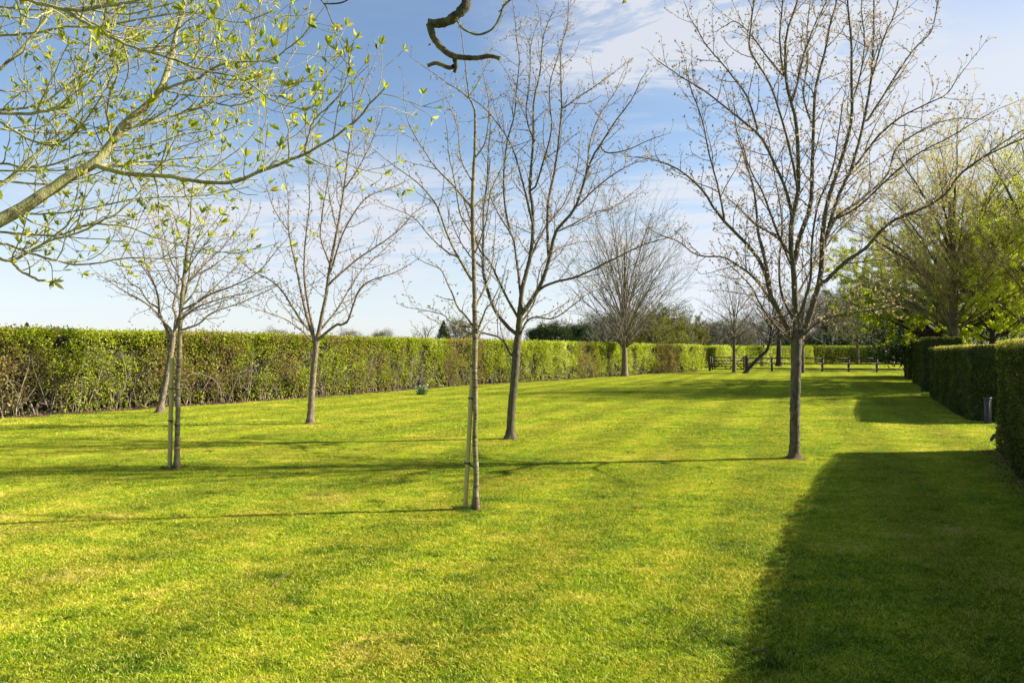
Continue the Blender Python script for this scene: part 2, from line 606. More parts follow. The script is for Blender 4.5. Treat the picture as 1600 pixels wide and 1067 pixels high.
M_YEWCORE = plain_material("yew_inner_growth", (0.010, 0.016, 0.005), (0.035, 0.055, 0.012), 45.0, 0.95, 1.0)
M_STEM = plain_material("hedge_stem_bark", (0.075, 0.055, 0.036), (0.38, 0.30, 0.20), 9.0)
M_SOIL = plain_material("leaf_littered_soil", (0.035, 0.022, 0.014), (0.13, 0.085, 0.055), 14.0, 0.95, 0.9)
M_LITTER = leaf_material("fallen_leaf", [(0, (0.06, 0.03, 0.018)), (0.6, (0.18, 0.10, 0.06)), (1, (0.34, 0.24, 0.15))], 0.15, tint=(1, 0.8, 0.6))
M_STAKE = plain_material("treated_softwood", (0.32, 0.27, 0.08), (0.60, 0.50, 0.18), 26.0, 0.75, 0.3, (6, 6, 0.4))
M_RUBBER = plain_material("black_rubber_strap", (0.012, 0.012, 0.012), (0.03, 0.03, 0.03), 20.0, 0.6, 0.1)
M_FENCE = plain_material("dark_stained_timber", (0.022, 0.010, 0.008), (0.065, 0.032, 0.024), 14.0, 0.7, 0.3, (0.4, 0.4, 5))
M_METAL = plain_material("weathered_grey_metal", (0.022, 0.022, 0.022), (0.05, 0.05, 0.05), 30.0, 0.5, 0.1, metallic=0.3)
M_GLASSY = plain_material("pale_lamp_face", (0.35, 0.36, 0.38), (0.5, 0.5, 0.52), 10.0, 0.3, 0.0)
M_TUFT = leaf_material("dark_grass_tuft", [(0, (0.05, 0.11, 0.012)), (1, (0.17, 0.27, 0.02))], 0.35)
M_DAFF = leaf_material("bluish_bulb_leaf", [(0, (0.04, 0.10, 0.035)), (1, (0.13, 0.24, 0.13))], 0.3)
M_PETAL = leaf_material("pale_petal", [(0, (0.55, 0.55, 0.42)), (1, (0.75, 0.74, 0.55))], 0.4, tint=(1, 1, .8))

# ---------------------------------------------------------------- ground
LEFT_HEDGE = np.array([(-25.0, -2.0), (-21.2, 3.6), (-16.9, 9.8), (-12.5, 16.6), (-10.3, 20.0), (-7.2, 24.3), (-3.1, 31.9), (2.5, 39.2), (9.0, 49.2), (16.6, 58.6)])
YEW_FACE = np.array([(1.7, -1.2), (2.4, 0.6), (3.1, 2.2), (4.03, 4.0), (5.2, 6.35), (6.5, 8.7), (7.25, 10.0), (7.95, 11.15)])


def path_x(path, y):
    return np.interp(y, path[:, 1], path[:, 0])


def build_ground():
    # one sheet to the horizon, finer near the camera
    n = 60
    u = np.linspace(-1, 1, n)
    g1 = np.sign(u) * (np.abs(u) ** 3.2) * 1800
    X, Y = np.meshgrid(g1, g1)
    V = np.stack([X.ravel(), Y.ravel(), np.zeros(n * n)], axis=1)
    i = np.arange(n - 1)
    I, J = np.meshgrid(i, i)
    b = (J * n + I).ravel()
    Fq = np.stack([b, b + 1, b + n + 1, b + n], axis=1)
    mesh_np("lawn", [(V, Fq)], M_TURF, kind="structure")


build_ground()


def strip(path, off0, off1, z, wob=0.06, seed=1, nseg=160):
    g = rng_(seed)
    c = catmull(path, nseg)
    T = unit(np.gradient(c, axis=0))
    R_ = np.stack([T[:, 1], -T[:, 0]], axis=1)
    a = c + R_ * (off0 + g.normal(0, wob, nseg))[:, None]
    b = c + R_ * (off1 + g.normal(0, wob, nseg))[:, None]
    V = np.concatenate([np.c_[a, np.full(nseg, z)], np.c_[b, np.full(nseg, z)]])
    i = np.arange(nseg - 1)
    return V, np.stack([i, i + nseg, i + nseg + 1, i + 1], axis=1)


mesh_np("soil_bed", [strip(LEFT_HEDGE, -1.6, 0.34, 0.004)], M_SOIL, kind="structure")


def litter(path, off0, off1, n, seed, sz=0.05, ymax=60, ymin=5):
    g = rng_(seed)
    c = catmull(path, 300)
    T = unit(np.gradient(c, axis=0))
    R_ = np.stack([T[:, 1], -T[:, 0]], axis=1)
    ok = np.where((c[:, 1] > ymin) & (c[:, 1] < ymax))[0]
    k = g.choice(ok, n)
    p = c[k] + R_[k] * (g.uniform(0, 1, n) ** 0.8 * (off1 - off0) + off0)[:, None] + g.normal(0, 0.08, (n, 2))
    P = np.c_[p, g.uniform(0.008, 0.035, n)]
    D = np.c_[g.normal(0, 1, (n, 2)), g.uniform(-0.1, 0.5, n)]
    V, Fc = leaves(P, D, g.uniform(0.6, 1.3, n) * sz, 0.6, g, 0.3)
    return V, Fc, np.repeat(g.random(n), 2)


V_, F_, A_ = litter(LEFT_HEDGE, -0.3, 0.42, 14000, 5)
mesh_np("fallen_leaves", [(V_, F_)], M_LITTER, attr=[A_], kind="stuff")


# ---------------------------------------------------------------- grass
def grass_tile(size, n, hgt, wid, seed):
    g = rng_(seed)
    # blades lean and bunch a little
    p = g.uniform(-size / 2, size / 2, (n, 2))
    cl = g.uniform(-size / 2, size / 2, (n // 14, 2))
    pick = g.integers(0, len(cl), n)
    p = np.where(g.random((n, 1)) < 0.45, cl[pick] + g.normal(0, 0.012, (n, 2)), p)
    h = hgt * g.uniform(0.45, 1.25, n)
    lean = g.normal(0, 0.85, (n, 2)) + unit(cl[pick] + 1e-6) * 0.0
    w = wid * g.uniform(0.7, 1.3, n)
    a = g.uniform(0, np.pi, n)
    S_ = np.c_[np.cos(a), np.sin(a), np.zeros(n)] * w[:, None] / 2
    B = np.c_[p, np.full(n, -0.004)]
    Mid = B + np.c_[lean * h[:, None] * 0.35, h * 0.6]
    Tip = B + np.c_[lean * h[:, None] * 1.0, h]
    V = np.stack([B - S_, B + S_, Mid + S_ * 0.8, Mid - S_ * 0.8, Tip], axis=1).reshape(-1, 3)
    o = np.arange(n)[:, None] * 5
    q = o + np.array([[0, 1, 2, 3]])
    tr = o + np.array([[3, 2, 4]])
    v = g.random(n)
    me = mesh_np("grass_tuft_source", [(V, q), (np.zeros((0, 3)), tr)] if False else [(V, q)], M_BLADE, attr=[v])
    # add the tip triangles in a second pass (same vertices)
    ob = me
    COL.objects.unlink(ob)
    m = bpy.data.meshes.new("grass_tuft")
    m.vertices.add(len(V))
    m.vertices.foreach_set("co", V.astype(np.float32).ravel())
    li = np.concatenate([q.ravel(), tr.ravel()]).astype(np.int32)
    ls = np.concatenate([np.arange(n) * 4, n * 4 + np.arange(n) * 3]).astype(np.int32)
    m.loops.add(len(li))
    m.loops.foreach_set("vertex_index", li)
    m.polygons.add(2 * n)
    m.polygons.foreach_set("loop_start", ls)
    m.update(calc_edges=True)
    at = m.attributes.new("v", 'FLOAT', 'FACE')
    at.data.foreach_set("value", np.concatenate([v, v]).astype(np.float32))
    m.materials.append(M_BLADE)
    ob.data = m
    return ob


def scatter_grass(name, pts, scale, tiles):
    """one stuff object per tile kind: points that carry instances of a turf tile"""
    g = rng_(len(pts))
    which = g.integers(0, len(tiles), len(pts))
    me = bpy.data.meshes.new(name)
    me.vertices.add(len(pts))
    me.vertices.foreach_set("co", pts.astype(np.float32).ravel())
    a = me.attributes.new("rot", 'FLOAT', 'POINT')
    a.data.foreach_set("value", g.uniform(0, 6.283, len(pts)).astype(np.float32))
    a = me.attributes.new("scl", 'FLOAT', 'POINT')
    a.data.foreach_set("value", scale.astype(np.float32))
    a = me.attributes.new("which", 'INT', 'POINT')
    a.data.foreach_set("value", which.astype(np.int32))
    ob = bpy.data.objects.new(name, me)
    COL.objects.link(ob)
    ob["kind"] = "stuff"
    ng = bpy.data.node_groups.new(name + "_nodes", 'GeometryNodeTree')
    ng.interface.new_socket("Geometry", in_out='INPUT', socket_type='NodeSocketGeometry')
    ng.interface.new_socket("Geometry", in_out='OUTPUT', socket_type='NodeSocketGeometry')
    gi, go = ng.nodes.new('NodeGroupInput'), ng.nodes.new('NodeGroupOutput')
    jn = ng.nodes.new('GeometryNodeJoinGeometry')

    def named(nm, ty):
        x = ng.nodes.new('GeometryNodeInputNamedAttribute')
        x.data_type = ty
        x.inputs['Name'].default_value = nm
        return x.outputs[0]
    rot, scl, wh = named("rot", 'FLOAT'), named("scl", 'FLOAT'), named("which", 'INT')
    cr = ng.nodes.new('ShaderNodeCombineXYZ')
    ng.links.new(rot, cr.inputs[2])
    for k, tl in enumerate(tiles):
        oi = ng.nodes.new('GeometryNodeObjectInfo')
        oi.inputs['Object'].default_value = tl
        oi.inputs['As Instance'].default_value = True
        cmp_ = ng.nodes.new('FunctionNodeCompare')
        cmp_.data_type = 'INT'
        cmp_.operation = 'EQUAL'
        ng.links.new(wh, cmp_.inputs[2])
        cmp_.inputs[3].default_value = k
        ip = ng.nodes.new('GeometryNodeInstanceOnPoints')
        ng.links.new(gi.outputs[0], ip.inputs['Points'])
        ng.links.new(cmp_.outputs[0], ip.inputs['Selection'])
        ng.links.new(oi.outputs['Geometry'], ip.inputs['Instance'])
        ng.links.new(cr.outputs[0], ip.inputs['Rotation'])
        ng.links.new(scl, ip.inputs['Scale'])
        ng.links.new(ip.outputs[0], jn.inputs[0])
    ng.links.new(jn.outputs[0], go.inputs[0])
    md = ob.modifiers.new("grass", 'NODES')
    md.node_group = ng
    return ob


def lawn_points(step, y0, y1, seed, jit=0.3, keep=None):
    g = rng_(seed)
    ys = np.arange(y0, y1, step)
    xs = np.arange(-50, 80, step)
    X, Y = np.meshgrid(xs, ys)
    p = np.c_[X.ravel(), Y.ravel()] + g.uniform(-jit, jit, (X.size, 2)) * step
    ok = (np.abs(p[:, 0]) < 0.80 * p[:, 1] + 1.2)
    ok &= p[:, 0] > path_x(LEFT_HEDGE, p[:, 1]) + 0.34 / 0.82 + step * 0.3
    yl = np.concatenate([YEW_FACE, [(10.9, 16.2), (21.7, 36.8), (27, 47), (30.5, 54), (66, 96)]])
    ok &= p[:, 0] < path_x(yl, p[:, 1]) + 0.1 + 3.0 * ((p[:, 1] > 12) & (p[:, 1] < 15.2))
    if keep is not None:
        ok &= g.random(len(p)) < keep(p[:, 1])
    return np.c_[p[ok], np.zeros(ok.sum())]


near_tiles = [grass_tile(0.46, 4400, 0.020, 0.0037, s) for s in (1, 2, 3, 4)]
far_tiles = [grass_tile(0.9, 4600, 0.028, 0.0085, s) for s in (11, 12, 13)]
pn = lawn_points(0.36, 2.3, 15.0, 3, keep=lambda y: np.clip((15.5 - y) / 3.0, 0, 1))
gq = rng_(9)
scatter_grass("lawn_grass", pn, 0.92 + 0.45 * vnoise(pn, 1.1) + gq.uniform(-.08, .08, len(pn)), near_tiles)
pf = lawn_points(0.72, 12.5, 96.0, 4, keep=lambda y: np.clip((y - 11.5) / 3.0, 0, 1))
scatter_grass("far_lawn_grass", pf, 0.85 + 0.4 * vnoise(pf, 0.7), far_tiles)


# darker, longer tufts the mower missed
gt = rng_(71)
tc0 = [W(px, py, GY(py))[:2] for px, py in ((712, 905), (735, 912), (906, 876), (745, 988), (1092, 985), (1112, 992), (1130, 1000), (1148, 1006), (1168, 1015), (920, 850), (560, 1010), (455, 940), (1245, 905), (1010, 830), (300, 985), (420, 1040))]
ys__ = gt.uniform(3.3, 13, 150)
tc0 += [np.array([gt.uniform(-0.75, 0.62) * y, y]) for y in ys__]
for (px, py) in ((743, 797), (727, 796), (1241, 717), (797, 687), (276, 733), (265, 733), (484, 663), (249, 645)):
    b_ = W(px, py, GY(py))[:2]
    for q in range(7):
        tc0.append(b_ + gt.normal(0, 0.09, 2))
tP = []
for c_ in tc0:
    k_ = gt.integers(25, 90)
    tP.append(np.c_[c_ + gt.normal(0, 1, (k_, 2)) * np.array([0.07, 0.035]) * gt.uniform(0.5, 1.3), np.zeros(k_)])
tP = np.concatenate(tP)
tP = tP[tP[:, 0] < path_x(YEW_FACE, tP[:, 1]) - 0.1]
n_ = len(tP)
Cg, Rg = grow(tP, np.c_[gt.normal(0, 0.5, (n_, 2)), np.ones(n_)], gt.uniform(0.025, 0.06, n_), np.full(n_, 0.0022), 4, 0.2, -0.08, gt, 0.2)
mesh_np("grass_tufts", [tubes(Cg, Rg, 3)], M_TUFT, attr=[np.repeat(gt.random(n_), 9)], kind="stuff")


# ---------------------------------------------------------------- bare trees traced limb by limb
def hero_tree(name, label, Y0, trunk, limbs, seed, bark, twigm, budm, dens=(6.0, 9.0), l2=(0.25, 0.95), l3=(0.08, 0.28),
              rmin=0.0022, flare=1.5, group=None, bud_size=0.034, cat="tree", bud_rate=20.0):
    g = rng_(seed)
    s = Y0 / F
    base = W(trunk[0][0], trunk[0][1], Y0)
    base[2] = 0.0
    root = thing(name, label, cat, tuple(base), group)
    tp = np.array([(x, y) for x, y, r in trunk], float)
    tr = np.array([r for x, y, r in trunk], float)
    K = 70
    P3 = np.array([W(x, y, Y0) for x, y in tp])
    P3[0, 2] = -0.03
    pr = catmull(np.c_[P3, tr * s], K)
    C = pr[:, :3] + np.r_[np.zeros((2, 3)), g.normal(0, 0.0016, (K - 2, 3))] * np.array([1, 1, 0])
    R = pr[:, 3].copy()
    z = C[:, 2]
    R *= 1 + (flare - 1) * np.exp(-np.maximum(z, 0) / 0.07)
    R *= 1 + g.normal(0, 0.03, K)
    TV, TF = tubes(C[None], R[None], 14)
    ax = np.repeat(C, 14, axis=0)
    rv = TV - ax
    ang = np.arctan2(rv[:, 1], rv[:, 0])
    lob = np.exp(-np.maximum(TV[:, 2], 0) / 0.06) * (0.42 * np.maximum(0, np.sin(ang * 3 + seed)) + 0.25 * np.maximum(0, np.sin(ang * 5 + seed * 2)))
    rough_ = (vnoise(TV * np.array([1, 1, 0.5]), 28.0) - 0.5) * 0.16
    TV = ax + rv * (1 + lob + rough_)[:, None]
    mesh_np("trunk", [(TV, TF)], bark, root, smooth=True, loc=base)
    # pixel-space record of everything placed so far, with its depth
    pool_px = [catmull(tp, K)]
    pool_Y = [np.full(K, Y0)]
    pool_r = [R / s]
    LC, LR = [C[K // 2:][np.linspace(0, K - K // 2 - 1, 26).astype(int)]], [R[K // 2:][np.linspace(0, K - K // 2 - 1, 26).astype(int)]]
    for li, (pts, r0, r1, dY) in enumerate(limbs):
        pts = np.array(pts, float)
        px = catmull(pts, 26)
        apx, aY, aR = np.concatenate(pool_px), np.concatenate(pool_Y), np.concatenate(pool_r)
        k = np.argmin(((apx - pts[0]) ** 2).sum(1))
        px = np.vstack([apx[k], px[1:]]) if ((apx[k] - pts[0]) ** 2).sum() < 900 else px
        t = np.linspace(0, 1, 26)
        Yp = aY[k] + dY * t ** 1.15
        r = (r0 + (r1 - r0) * t ** 0.85)
        C3 = np.stack([W(a, b, y) for (a, b), y in zip(px, Yp)])
        C3[1:] += np.cumsum(g.normal(0, 0.0035 * Y0 / 10, (25, 3)), axis=0) * 0.6
        R3 = np.maximum(r * s, rmin)
        pool_px.append(px)
        pool_Y.append(Yp)
        pool_r.append(r)
        LC.append(C3)
        LR.append(R3)
        mesh_np("limb", [tubes(C3[None], R3[None], 7)], bark, root, smooth=True, loc=base)
    LC, LR = np.array(LC), np.array(LR)
    # side branches on limbs
    P, D, t, idx, pr_ = kids(LC[1:], LR[1:], dens[0], 0.12, 1.0, 0.55, 1.15, g)
    LL = clen(LC[1:])
    L2 = g.uniform(l2[0], l2[1], len(P)) * (1.15 - 0.6 * t) * np.minimum(1, LL[idx] / 1.6)
    C2, R2 = grow(P, D, L2, np.minimum(pr_ * 0.6, 0.004 + 0.006 * L2), 7, 0.14, 0.10, g, 0.35)
    # limb tips run on
    Dt = unit(LC[1:, -1] - LC[1:, -3])
    Ct, Rt = grow(LC[1:, -1], Dt, g.uniform(0.25, 0.6, len(Dt)), LR[1:, -1], 7, 0.1, 0.06, g, 0.4)
    C2, R2 = np.concatenate([C2, Ct]), np.concatenate([R2, Rt])
    R2 = np.maximum(R2, rmin)
    P, D, t, idx, pr_ = kids(C2, R2, dens[1], 0.15, 1.0, 0.5, 1.2, g)
    L3 = g.uniform(l3[0], l3[1], len(P)) * (1.1 - 0.4 * t)
    C3, R3 = grow(P, D, L3, np.full(len(P), rmin * 1.15), 5, 0.2, 0.12, g, 0.6)
    # short spurs straight on the limbs and branches
    P, D, t, idx, pr_ = kids(LC[1:], LR[1:], dens[1] * 1.8, 0.05, 1.0, 0.8, 1.5, g)
    C4, R4 = grow(P, D, g.uniform(0.03, 0.12, len(P)), np.full(len(P), rmin * 1.2), 5, 0.25, 0.1, g, 0.7)
    C3, R3 = np.concatenate([C3, C4]), np.concatenate([R3, R4])
    mesh_np("branches", [tubes(C2, R2, 4)], twigm, root, smooth=True, kind="stuff", loc=base)
    mesh_np("twigs", [tubes(C3, R3, 3)], twigm, root, kind="stuff", loc=base)
    # buds at every tip and along the twigs
    Pa, Da, _, _ = along(np.concatenate([C3]), bud_rate, g, 0.3, 1.0)
    Pb, Db, _, _ = along(C2, bud_rate * 0.6, g, 0.2, 1.0)
    tips = C3[:, -1]
    Dtip = unit(C3[:, -1] - C3[:, -2])
    P = np.concatenate([Pa, Pb, np.repeat(tips, 3, axis=0)])
    D = np.concatenate([Da, Db, np.repeat(Dtip, 3, axis=0) + g.normal(0, 0.55, (len(tips) * 3, 3))])
    Vb, Fb = leaves(P, D, g.uniform(0.6, 1.35, len(P)) * bud_size, 0.55, g, 0.35)
    mesh_np("buds", [(Vb, Fb)], budm, root, attr=[np.repeat(g.random(len(P)), 2)], kind="stuff", loc=base)
    return root


BIG = [
 ([(1244,530),(1242,470),(1240,420),(1236,380),(1238,340),(1247,298),(1245,197),(1236,157),(1228,121),(1229,56),(1247,0),(1252,-45)],5.2,1.2,0.2),
 ([(1242,420),(1247,381),(1255,355),(1267,316),(1270,239),(1273,155),(1278,125),(1290,80),(1297,40),(1308,0),(1312,-45)],4.2,1.0,0.7),
 ([(1246,532),(1257,515),(1273,466),(1282,434),(1285,391),(1285,368),(1293,315),(1309,266),(1330,191),(1331,112),(1330,56),(1325,10),(1322,-40)],5.0,1.0,-0.5),
 ([(1285,391),(1290,374),(1309,309),(1329,266),(1338,239),(1350,191),(1361,126),(1365,70),(1366,5),(1366,-40)],3.2,1.0,0.8),
 ([(1350,197),(1381,149),(1403,112),(1431,73),(1456,48),(1465,5),(1470,-20)],2.0,0.7,0.4),
 ([(1362,122),(1380,62),(1400,17),(1405,-20)],1.6,0.7,-0.3),
 ([(1280,450),(1303,427),(1323,407),(1352,388),(1375,361),(1400,342),(1445,324),(1476,304),(1497,275),(1528,252),(1557,236),(1600,218)],3.2,0.8,-1.0),
 ([(1497,275),(1530,250),(1570,222),(1605,200)],1.4,0.6,-0.3),
 ([(1290,374),(1309,339),(1342,316),(1385,276),(1400,234),(1434,208),(1467,192),(1501,186),(1528,187)],2.6,0.7,0.9),
 ([(1300,345),(1342,322),(1400,268),(1434,241),(1479,218),(1524,191)],2.0,0.6,-0.9),
 ([(1329,266),(1341,253),(1372,214),(1409,183),(1448,163),(1479,146),(1496,121)],2.0,0.6,-0.8),
 ([(1240,532),(1222,497),(1204,460),(1195,425),(1178,395),(1150,365),(1130,345),(1113,322),(1098,298),(1065,270),(1037,256),(1000,247)],4.2,0.7,-0.9),
 ([(1222,497),(1195,455),(1178,434),(1152,414),(1129,402),(1100,401),(1080,394),(1060,378),(1030,366)],2.6,0.7,0.8),
 ([(1204,455),(1195,404),(1185,365),(1182,332),(1177,293),(1163,245),(1150,200),(1146,160)],3.0,0.7,0.9),
 ([(1133,348),(1124,298),(1110,247),(1096,186),(1079,135),(1073,107)],1.7,0.6,0.3),
 ([(1236,400),(1220,375),(1205,335),(1192,300),(1172,262),(1160,225)],2.4,0.7,-1.1),
 ([(1240,340),(1225,292),(1208,253),(1191,219),(1169,197),(1135,169),(1098,140),(1065,121),(1028,96)],2.8,0.7,0.6),
 ([(1186,210),(1169,157),(1149,127),(1124,96),(1101,70),(1090,51),(1077,28)],1.8,0.6,-0.4),
 ([(1244,290),(1241,267),(1230,219),(1211,157),(1197,124),(1171,79),(1171,42),(1176,0),(1178,-35)],2.2,0.7,-0.9),
 ([(1226,121),(1197,87),(1174,56),(1150,35),(1128,45)],1.5,0.6,-0.3),
 ([(1239,157),(1253,93),(1270,42),(1290,0),(1300,-35)],1.9,0.8,0.6),
 ([(1226,125),(1222,100),(1219,56),(1223,0),(1225,-35)],1.7,0.8,-0.5),
 ([(1241,534),(1211,506),(1188,476),(1172,447),(1136,411)],2.0,0.6,-1.5),
 ([(1247,532),(1277,505),(1303,496),(1342,489),(1375,484),(1395,480)],2.0,0.6,-1.6),
 ([(1241,470),(1262,430),(1280,400),(1310,360),(1345,330),(1370,300)],2.0,0.6,1.5),
 ([(1240,500),(1222,460),(1218,410),(1222,350),(1215,300),(1205,240),(1195,190)],2.4,0.6,1.6),
 ([(1247,500),(1265,440),(1268,380),(1278,320),(1300,270),(1310,215),(1318,160)],2.4,0.6,-1.6),
 ([(1238,420),(1222,380),(1206,365),(1180,350),(1160,330),(1130,300)],1.8,0.6,1.2),
 ([(1331,160),(1345,110),(1350,60),(1345,10),(1350,-30)],1.5,0.7,0.5),
 ([(1270,200),(1255,150),(1262,100),(1262,40),(1270,-20)],1.6,0.7,0.8),
]
hero_tree("young_tree", "tallest bare young tree with sparse buds, standing alone in front of the dark clipped hedges", 10.26,
          [(1241,717,8.2),(1242,660,7.6),(1243,600,7.6),(1244,560,8.0),(1244,528,8.6)], BIG, 21, M_BARK, M_TWIG, M_BUD_PINK, dens=(6.5, 9.5))

MID = [
 ([(813,485),(816,450),(829,402),(833,362),(833,318),(829,298),(835,225),(836,157),(845,118),(848,79),(852,51),(866,17)],3.8,0.6,0.3),
 ([(812,495),(843,450),(860,402),(870,362),(900,325),(925,253),(942,225),(964,191),(990,157),(1002,132)],3.8,0.6,-0.7),
 ([(858,405),(856,382),(856,318),(867,260),(877,174),(876,84),(886,37),(887,5)],2.6,0.6,0.9),
 ([(877,172),(902,152),(930,135),(956,115)],1.3,0.5,0.3),
 ([(905,310),(918,262),(925,215),(939,180),(961,146),(968,130)],1.5,0.5,0.8),
 ([(900,325),(925,298),(953,276),(981,259),(1015,247)],1.6,0.5,0.4),
 ([(938,232),(953,239),(984,232),(1020,215)],1.2,0.5,-0.3),
 ([(843,450),(870,440),(900,433),(947,412),(1005,383),(1046,371)],2.2,0.6,-0.9),
 ([(811,525),(829,497),(863,497),(890,480),(912,462)],1.8,0.5,-1.2),
 ([(806,525),(775,487),(762,453),(755,419),(755,369),(755,328),(760,284),(762,234),(765,200),(762,160)],3.2,0.6,0.7),
 ([(811,500),(782,446),(765,410),(748,389),(735,345),(720,300)],2.4,0.5,-1.0),
 ([(814,465),(806,402),(799,369),(779,335),(765,305),(755,270)],2.4,0.5,1.2),
 ([(831,345),(821,298),(807,247),(796,219),(765,174),(739,152)],2.0,0.5,-0.9),
 ([(799,369),(790,330),(787,281),(793,225),(804,183),(807,141),(812,98),(808,70),(804,28)],1.9,0.5,-0.5),
 ([(800,560),(783,530),(751,519),(735,511),(703,503),(692,492),(655,483)],1.9,0.5,-0.6),
 ([(826,410),(850,360),(880,320),(900,270),(905,220)],2.0,0.5,1.4),
 ([(834,300),(850,250),(862,200),(858,140),(870,90)],1.7,0.5,-1.0),
 ([(836,225),(822,180),(828,120),(830,70),(842,30)],1.4,0.5,0.8),
 ([(870,362),(895,350),(930,330),(960,322),(990,300)],1.6,0.5,1.1),
 ([(811,510),(835,470),(845,420),(872,390),(905,380)],1.7,0.5,1.3),
 ([(755,420),(735,400),(715,370),(700,330)],1.5,0.5,0.9),
]
hero_tree("young_tree", "bare young tree with many upright limbs directly right of the thin staked sapling", 12.52,
          [(797,687,7.4),(799,645,6.4),(804,590,6.2),(807,550,6.4),(811,510,5.0),(813,480,4.6)], MID, 22, M_BARK, M_TWIG, M_BUD_PINK, dens=(5.5, 9.0))

STK = [
 ([(741,512),(726,492),(715,481),(701,450),(688,423),(667,413)],2.0,0.7,0.3),
 ([(742,446),(715,399),(698,362),(681,318),(657,288),(627,264),(605,248)],2.4,0.6,-0.4),
 ([(738,325),(711,294),(684,267),(664,240),(640,200),(632,170)],1.9,0.6,0.4),
 ([(714,399),(701,396),(667,365),(647,342),(607,325)],1.4,0.5,0.3),
 ([(742,528),(759,483),(767,475),(778,455),(785,440)],2.0,0.6,-0.2),
 ([(742,540),(759,511),(769,502)],1.5,0.7,0.2),
 ([(739,325),(775,291),(802,267),(816,257)],1.5,0.5,0.4),
 ([(733,152),(756,112),(769,73)],1.1,0.5,0.2),
 ([(733,155),(714,138),(700,130),(670,108)],1.1,0.5,-0.2),
 ([(741,250),(760,215),(764,160),(758,130)],1.2,0.5,-0.3),
 ([(739,370),(720,335),(712,290),(702,240),(698,200)],1.5,0.5,-0.5),
 ([(742,480),(765,430),(772,380),(775,330)],1.7,0.5,0.5),
 ([(741,400),(760,350),(768,300),(790,250)],1.5,0.5,-0.5),
 ([(741,290),(722,250),(715,200),(700,160)],1.3,0.5,0.3),
 ([(741,525),(722,515),(700,512),(670,498)],1.2,0.5,-0.3),
]
hero_tree("young_tree", "slender staked sapling nearest the camera with pale banded bark", 6.93,
          [(743,797,4.7),(744,740,4.3),(742,690,4.0),(743,640,3.7),(742,590,3.7),(742,540,4.4),(742,500,3.8),(741,440,3.5),(739,360,3.3),(738,310,3.0),(741,250,2.4),(742,174,1.8),(733,152,1.3),(726,90,0.9),(718,30,0.5)],
          STK, 23, M_BARK_RING, M_TWIG_GREY, M_BUD, dens=(6.5, 9.5), l2=(0.12, 0.5), l3=(0.05, 0.16), rmin=0.0016, bud_size=0.022)

LFT = [
 ([(281,517),(311,506),(324,493),(341,484),(359,478),(390,466),(421,451)],1.8,0.5,0.3),
 ([(283,485),(305,475),(330,461),(359,451),(400,430),(438,386)],1.7,0.5,-0.4),
 ([(285,478),(302,457),(311,436),(317,425),(332,418),(357,400),(390,370)],1.6,0.5,0.5),
 ([(282,500),(293,490),(320,482),(350,470)],1.2,0.5,-0.7),
 ([(287,445),(270,415),(258,380),(250,350)],1.3,0.5,-0.4),
 ([(288,430),(305,400),(325,375),(345,340)],1.3,0.5,-0.2),
 ([(292,395),(280,365),(272,335)],1.0,0.5,0.3),
 ([(295,375),(312,350),(330,320)],1.0,0.5,0.4),
 ([(284,470),(262,450),(248,425),(235,405)],1.2,0.5,0.5),
 ([(286,455),(302,430),(322,405),(350,365)],1.2,0.5,0.7),
]
hero_tree("young_tree", "slim straight staked tree standing in front of the leaning tree by the left hedge", 9.36,
          [(276,733,4.3),(277,680,3.9),(278,640,3.7),(278,600,3.6),(280,560,3.6),(281,520,3.5),(283,480,3.2),(287,440,2.9),(292,395,2.4),(297,350,1.7),(300,300,0.9),(303,280,0.5)],
          LFT, 24, M_BARK_RING, M_TWIG_GREY, M_BUD_PINK, dens=(6.0, 9.0), l2=(0.2, 0.6), l3=(0.06, 0.2), rmin=0.0019, bud_size=0.028)

LEAN = [
 ([(268,535),(257,505),(249,487),(248,467),(240,440),(230,418),(222,385)],2.8,0.5,0.5),
 ([(272,522),(252,497),(231,476),(200,458),(170,440),(150,425)],2.0,0.4,-0.8),
 ([(249,483),(230,470),(219,452),(200,439),(180,410)],1.5,0.4,0.5),
 ([(271,525),(275,496),(270,478),(278,445),(275,415),(272,380),(265,340)],2.4,0.4,0.6),
 ([(272,520),(285,480),(295,440),(300,400),(318,350)],2.2,0.4,-0.9),
 ([(273,515),(300,485),(345,468),(385,460),(415,452)],1.8,0.4,-0.5),
 ([(240,442),(222,415),(200,390),(190,360)],1.2,0.4,-0.6),
 ([(278,450),(260,415),(250,380),(235,350)],1.3,0.4,1.0),
 ([(275,500),(310,470),(345,440),(380,405)],1.7,0.4,0.9),
 ([(296,440),(325,410),(350,385),(380,345)],1.3,0.4,0.4),
]
hero_tree("young_tree", "leaning bare tree close to the left hedge, half hidden behind a slimmer staked tree", 18.0,
          [(249,645,5.4),(256,610,4.4),(262,580,4.3),(267,550,4.3),(271,525,3.6)], LEAN, 25, M_BARK_PALE, M_TWIG, M_BUD_PINK, dens=(4.6, 7.5), l2=(0.4, 1.2), l3=(0.12, 0.34), rmin=0.003, bud_size=0.045, bud_rate=9)

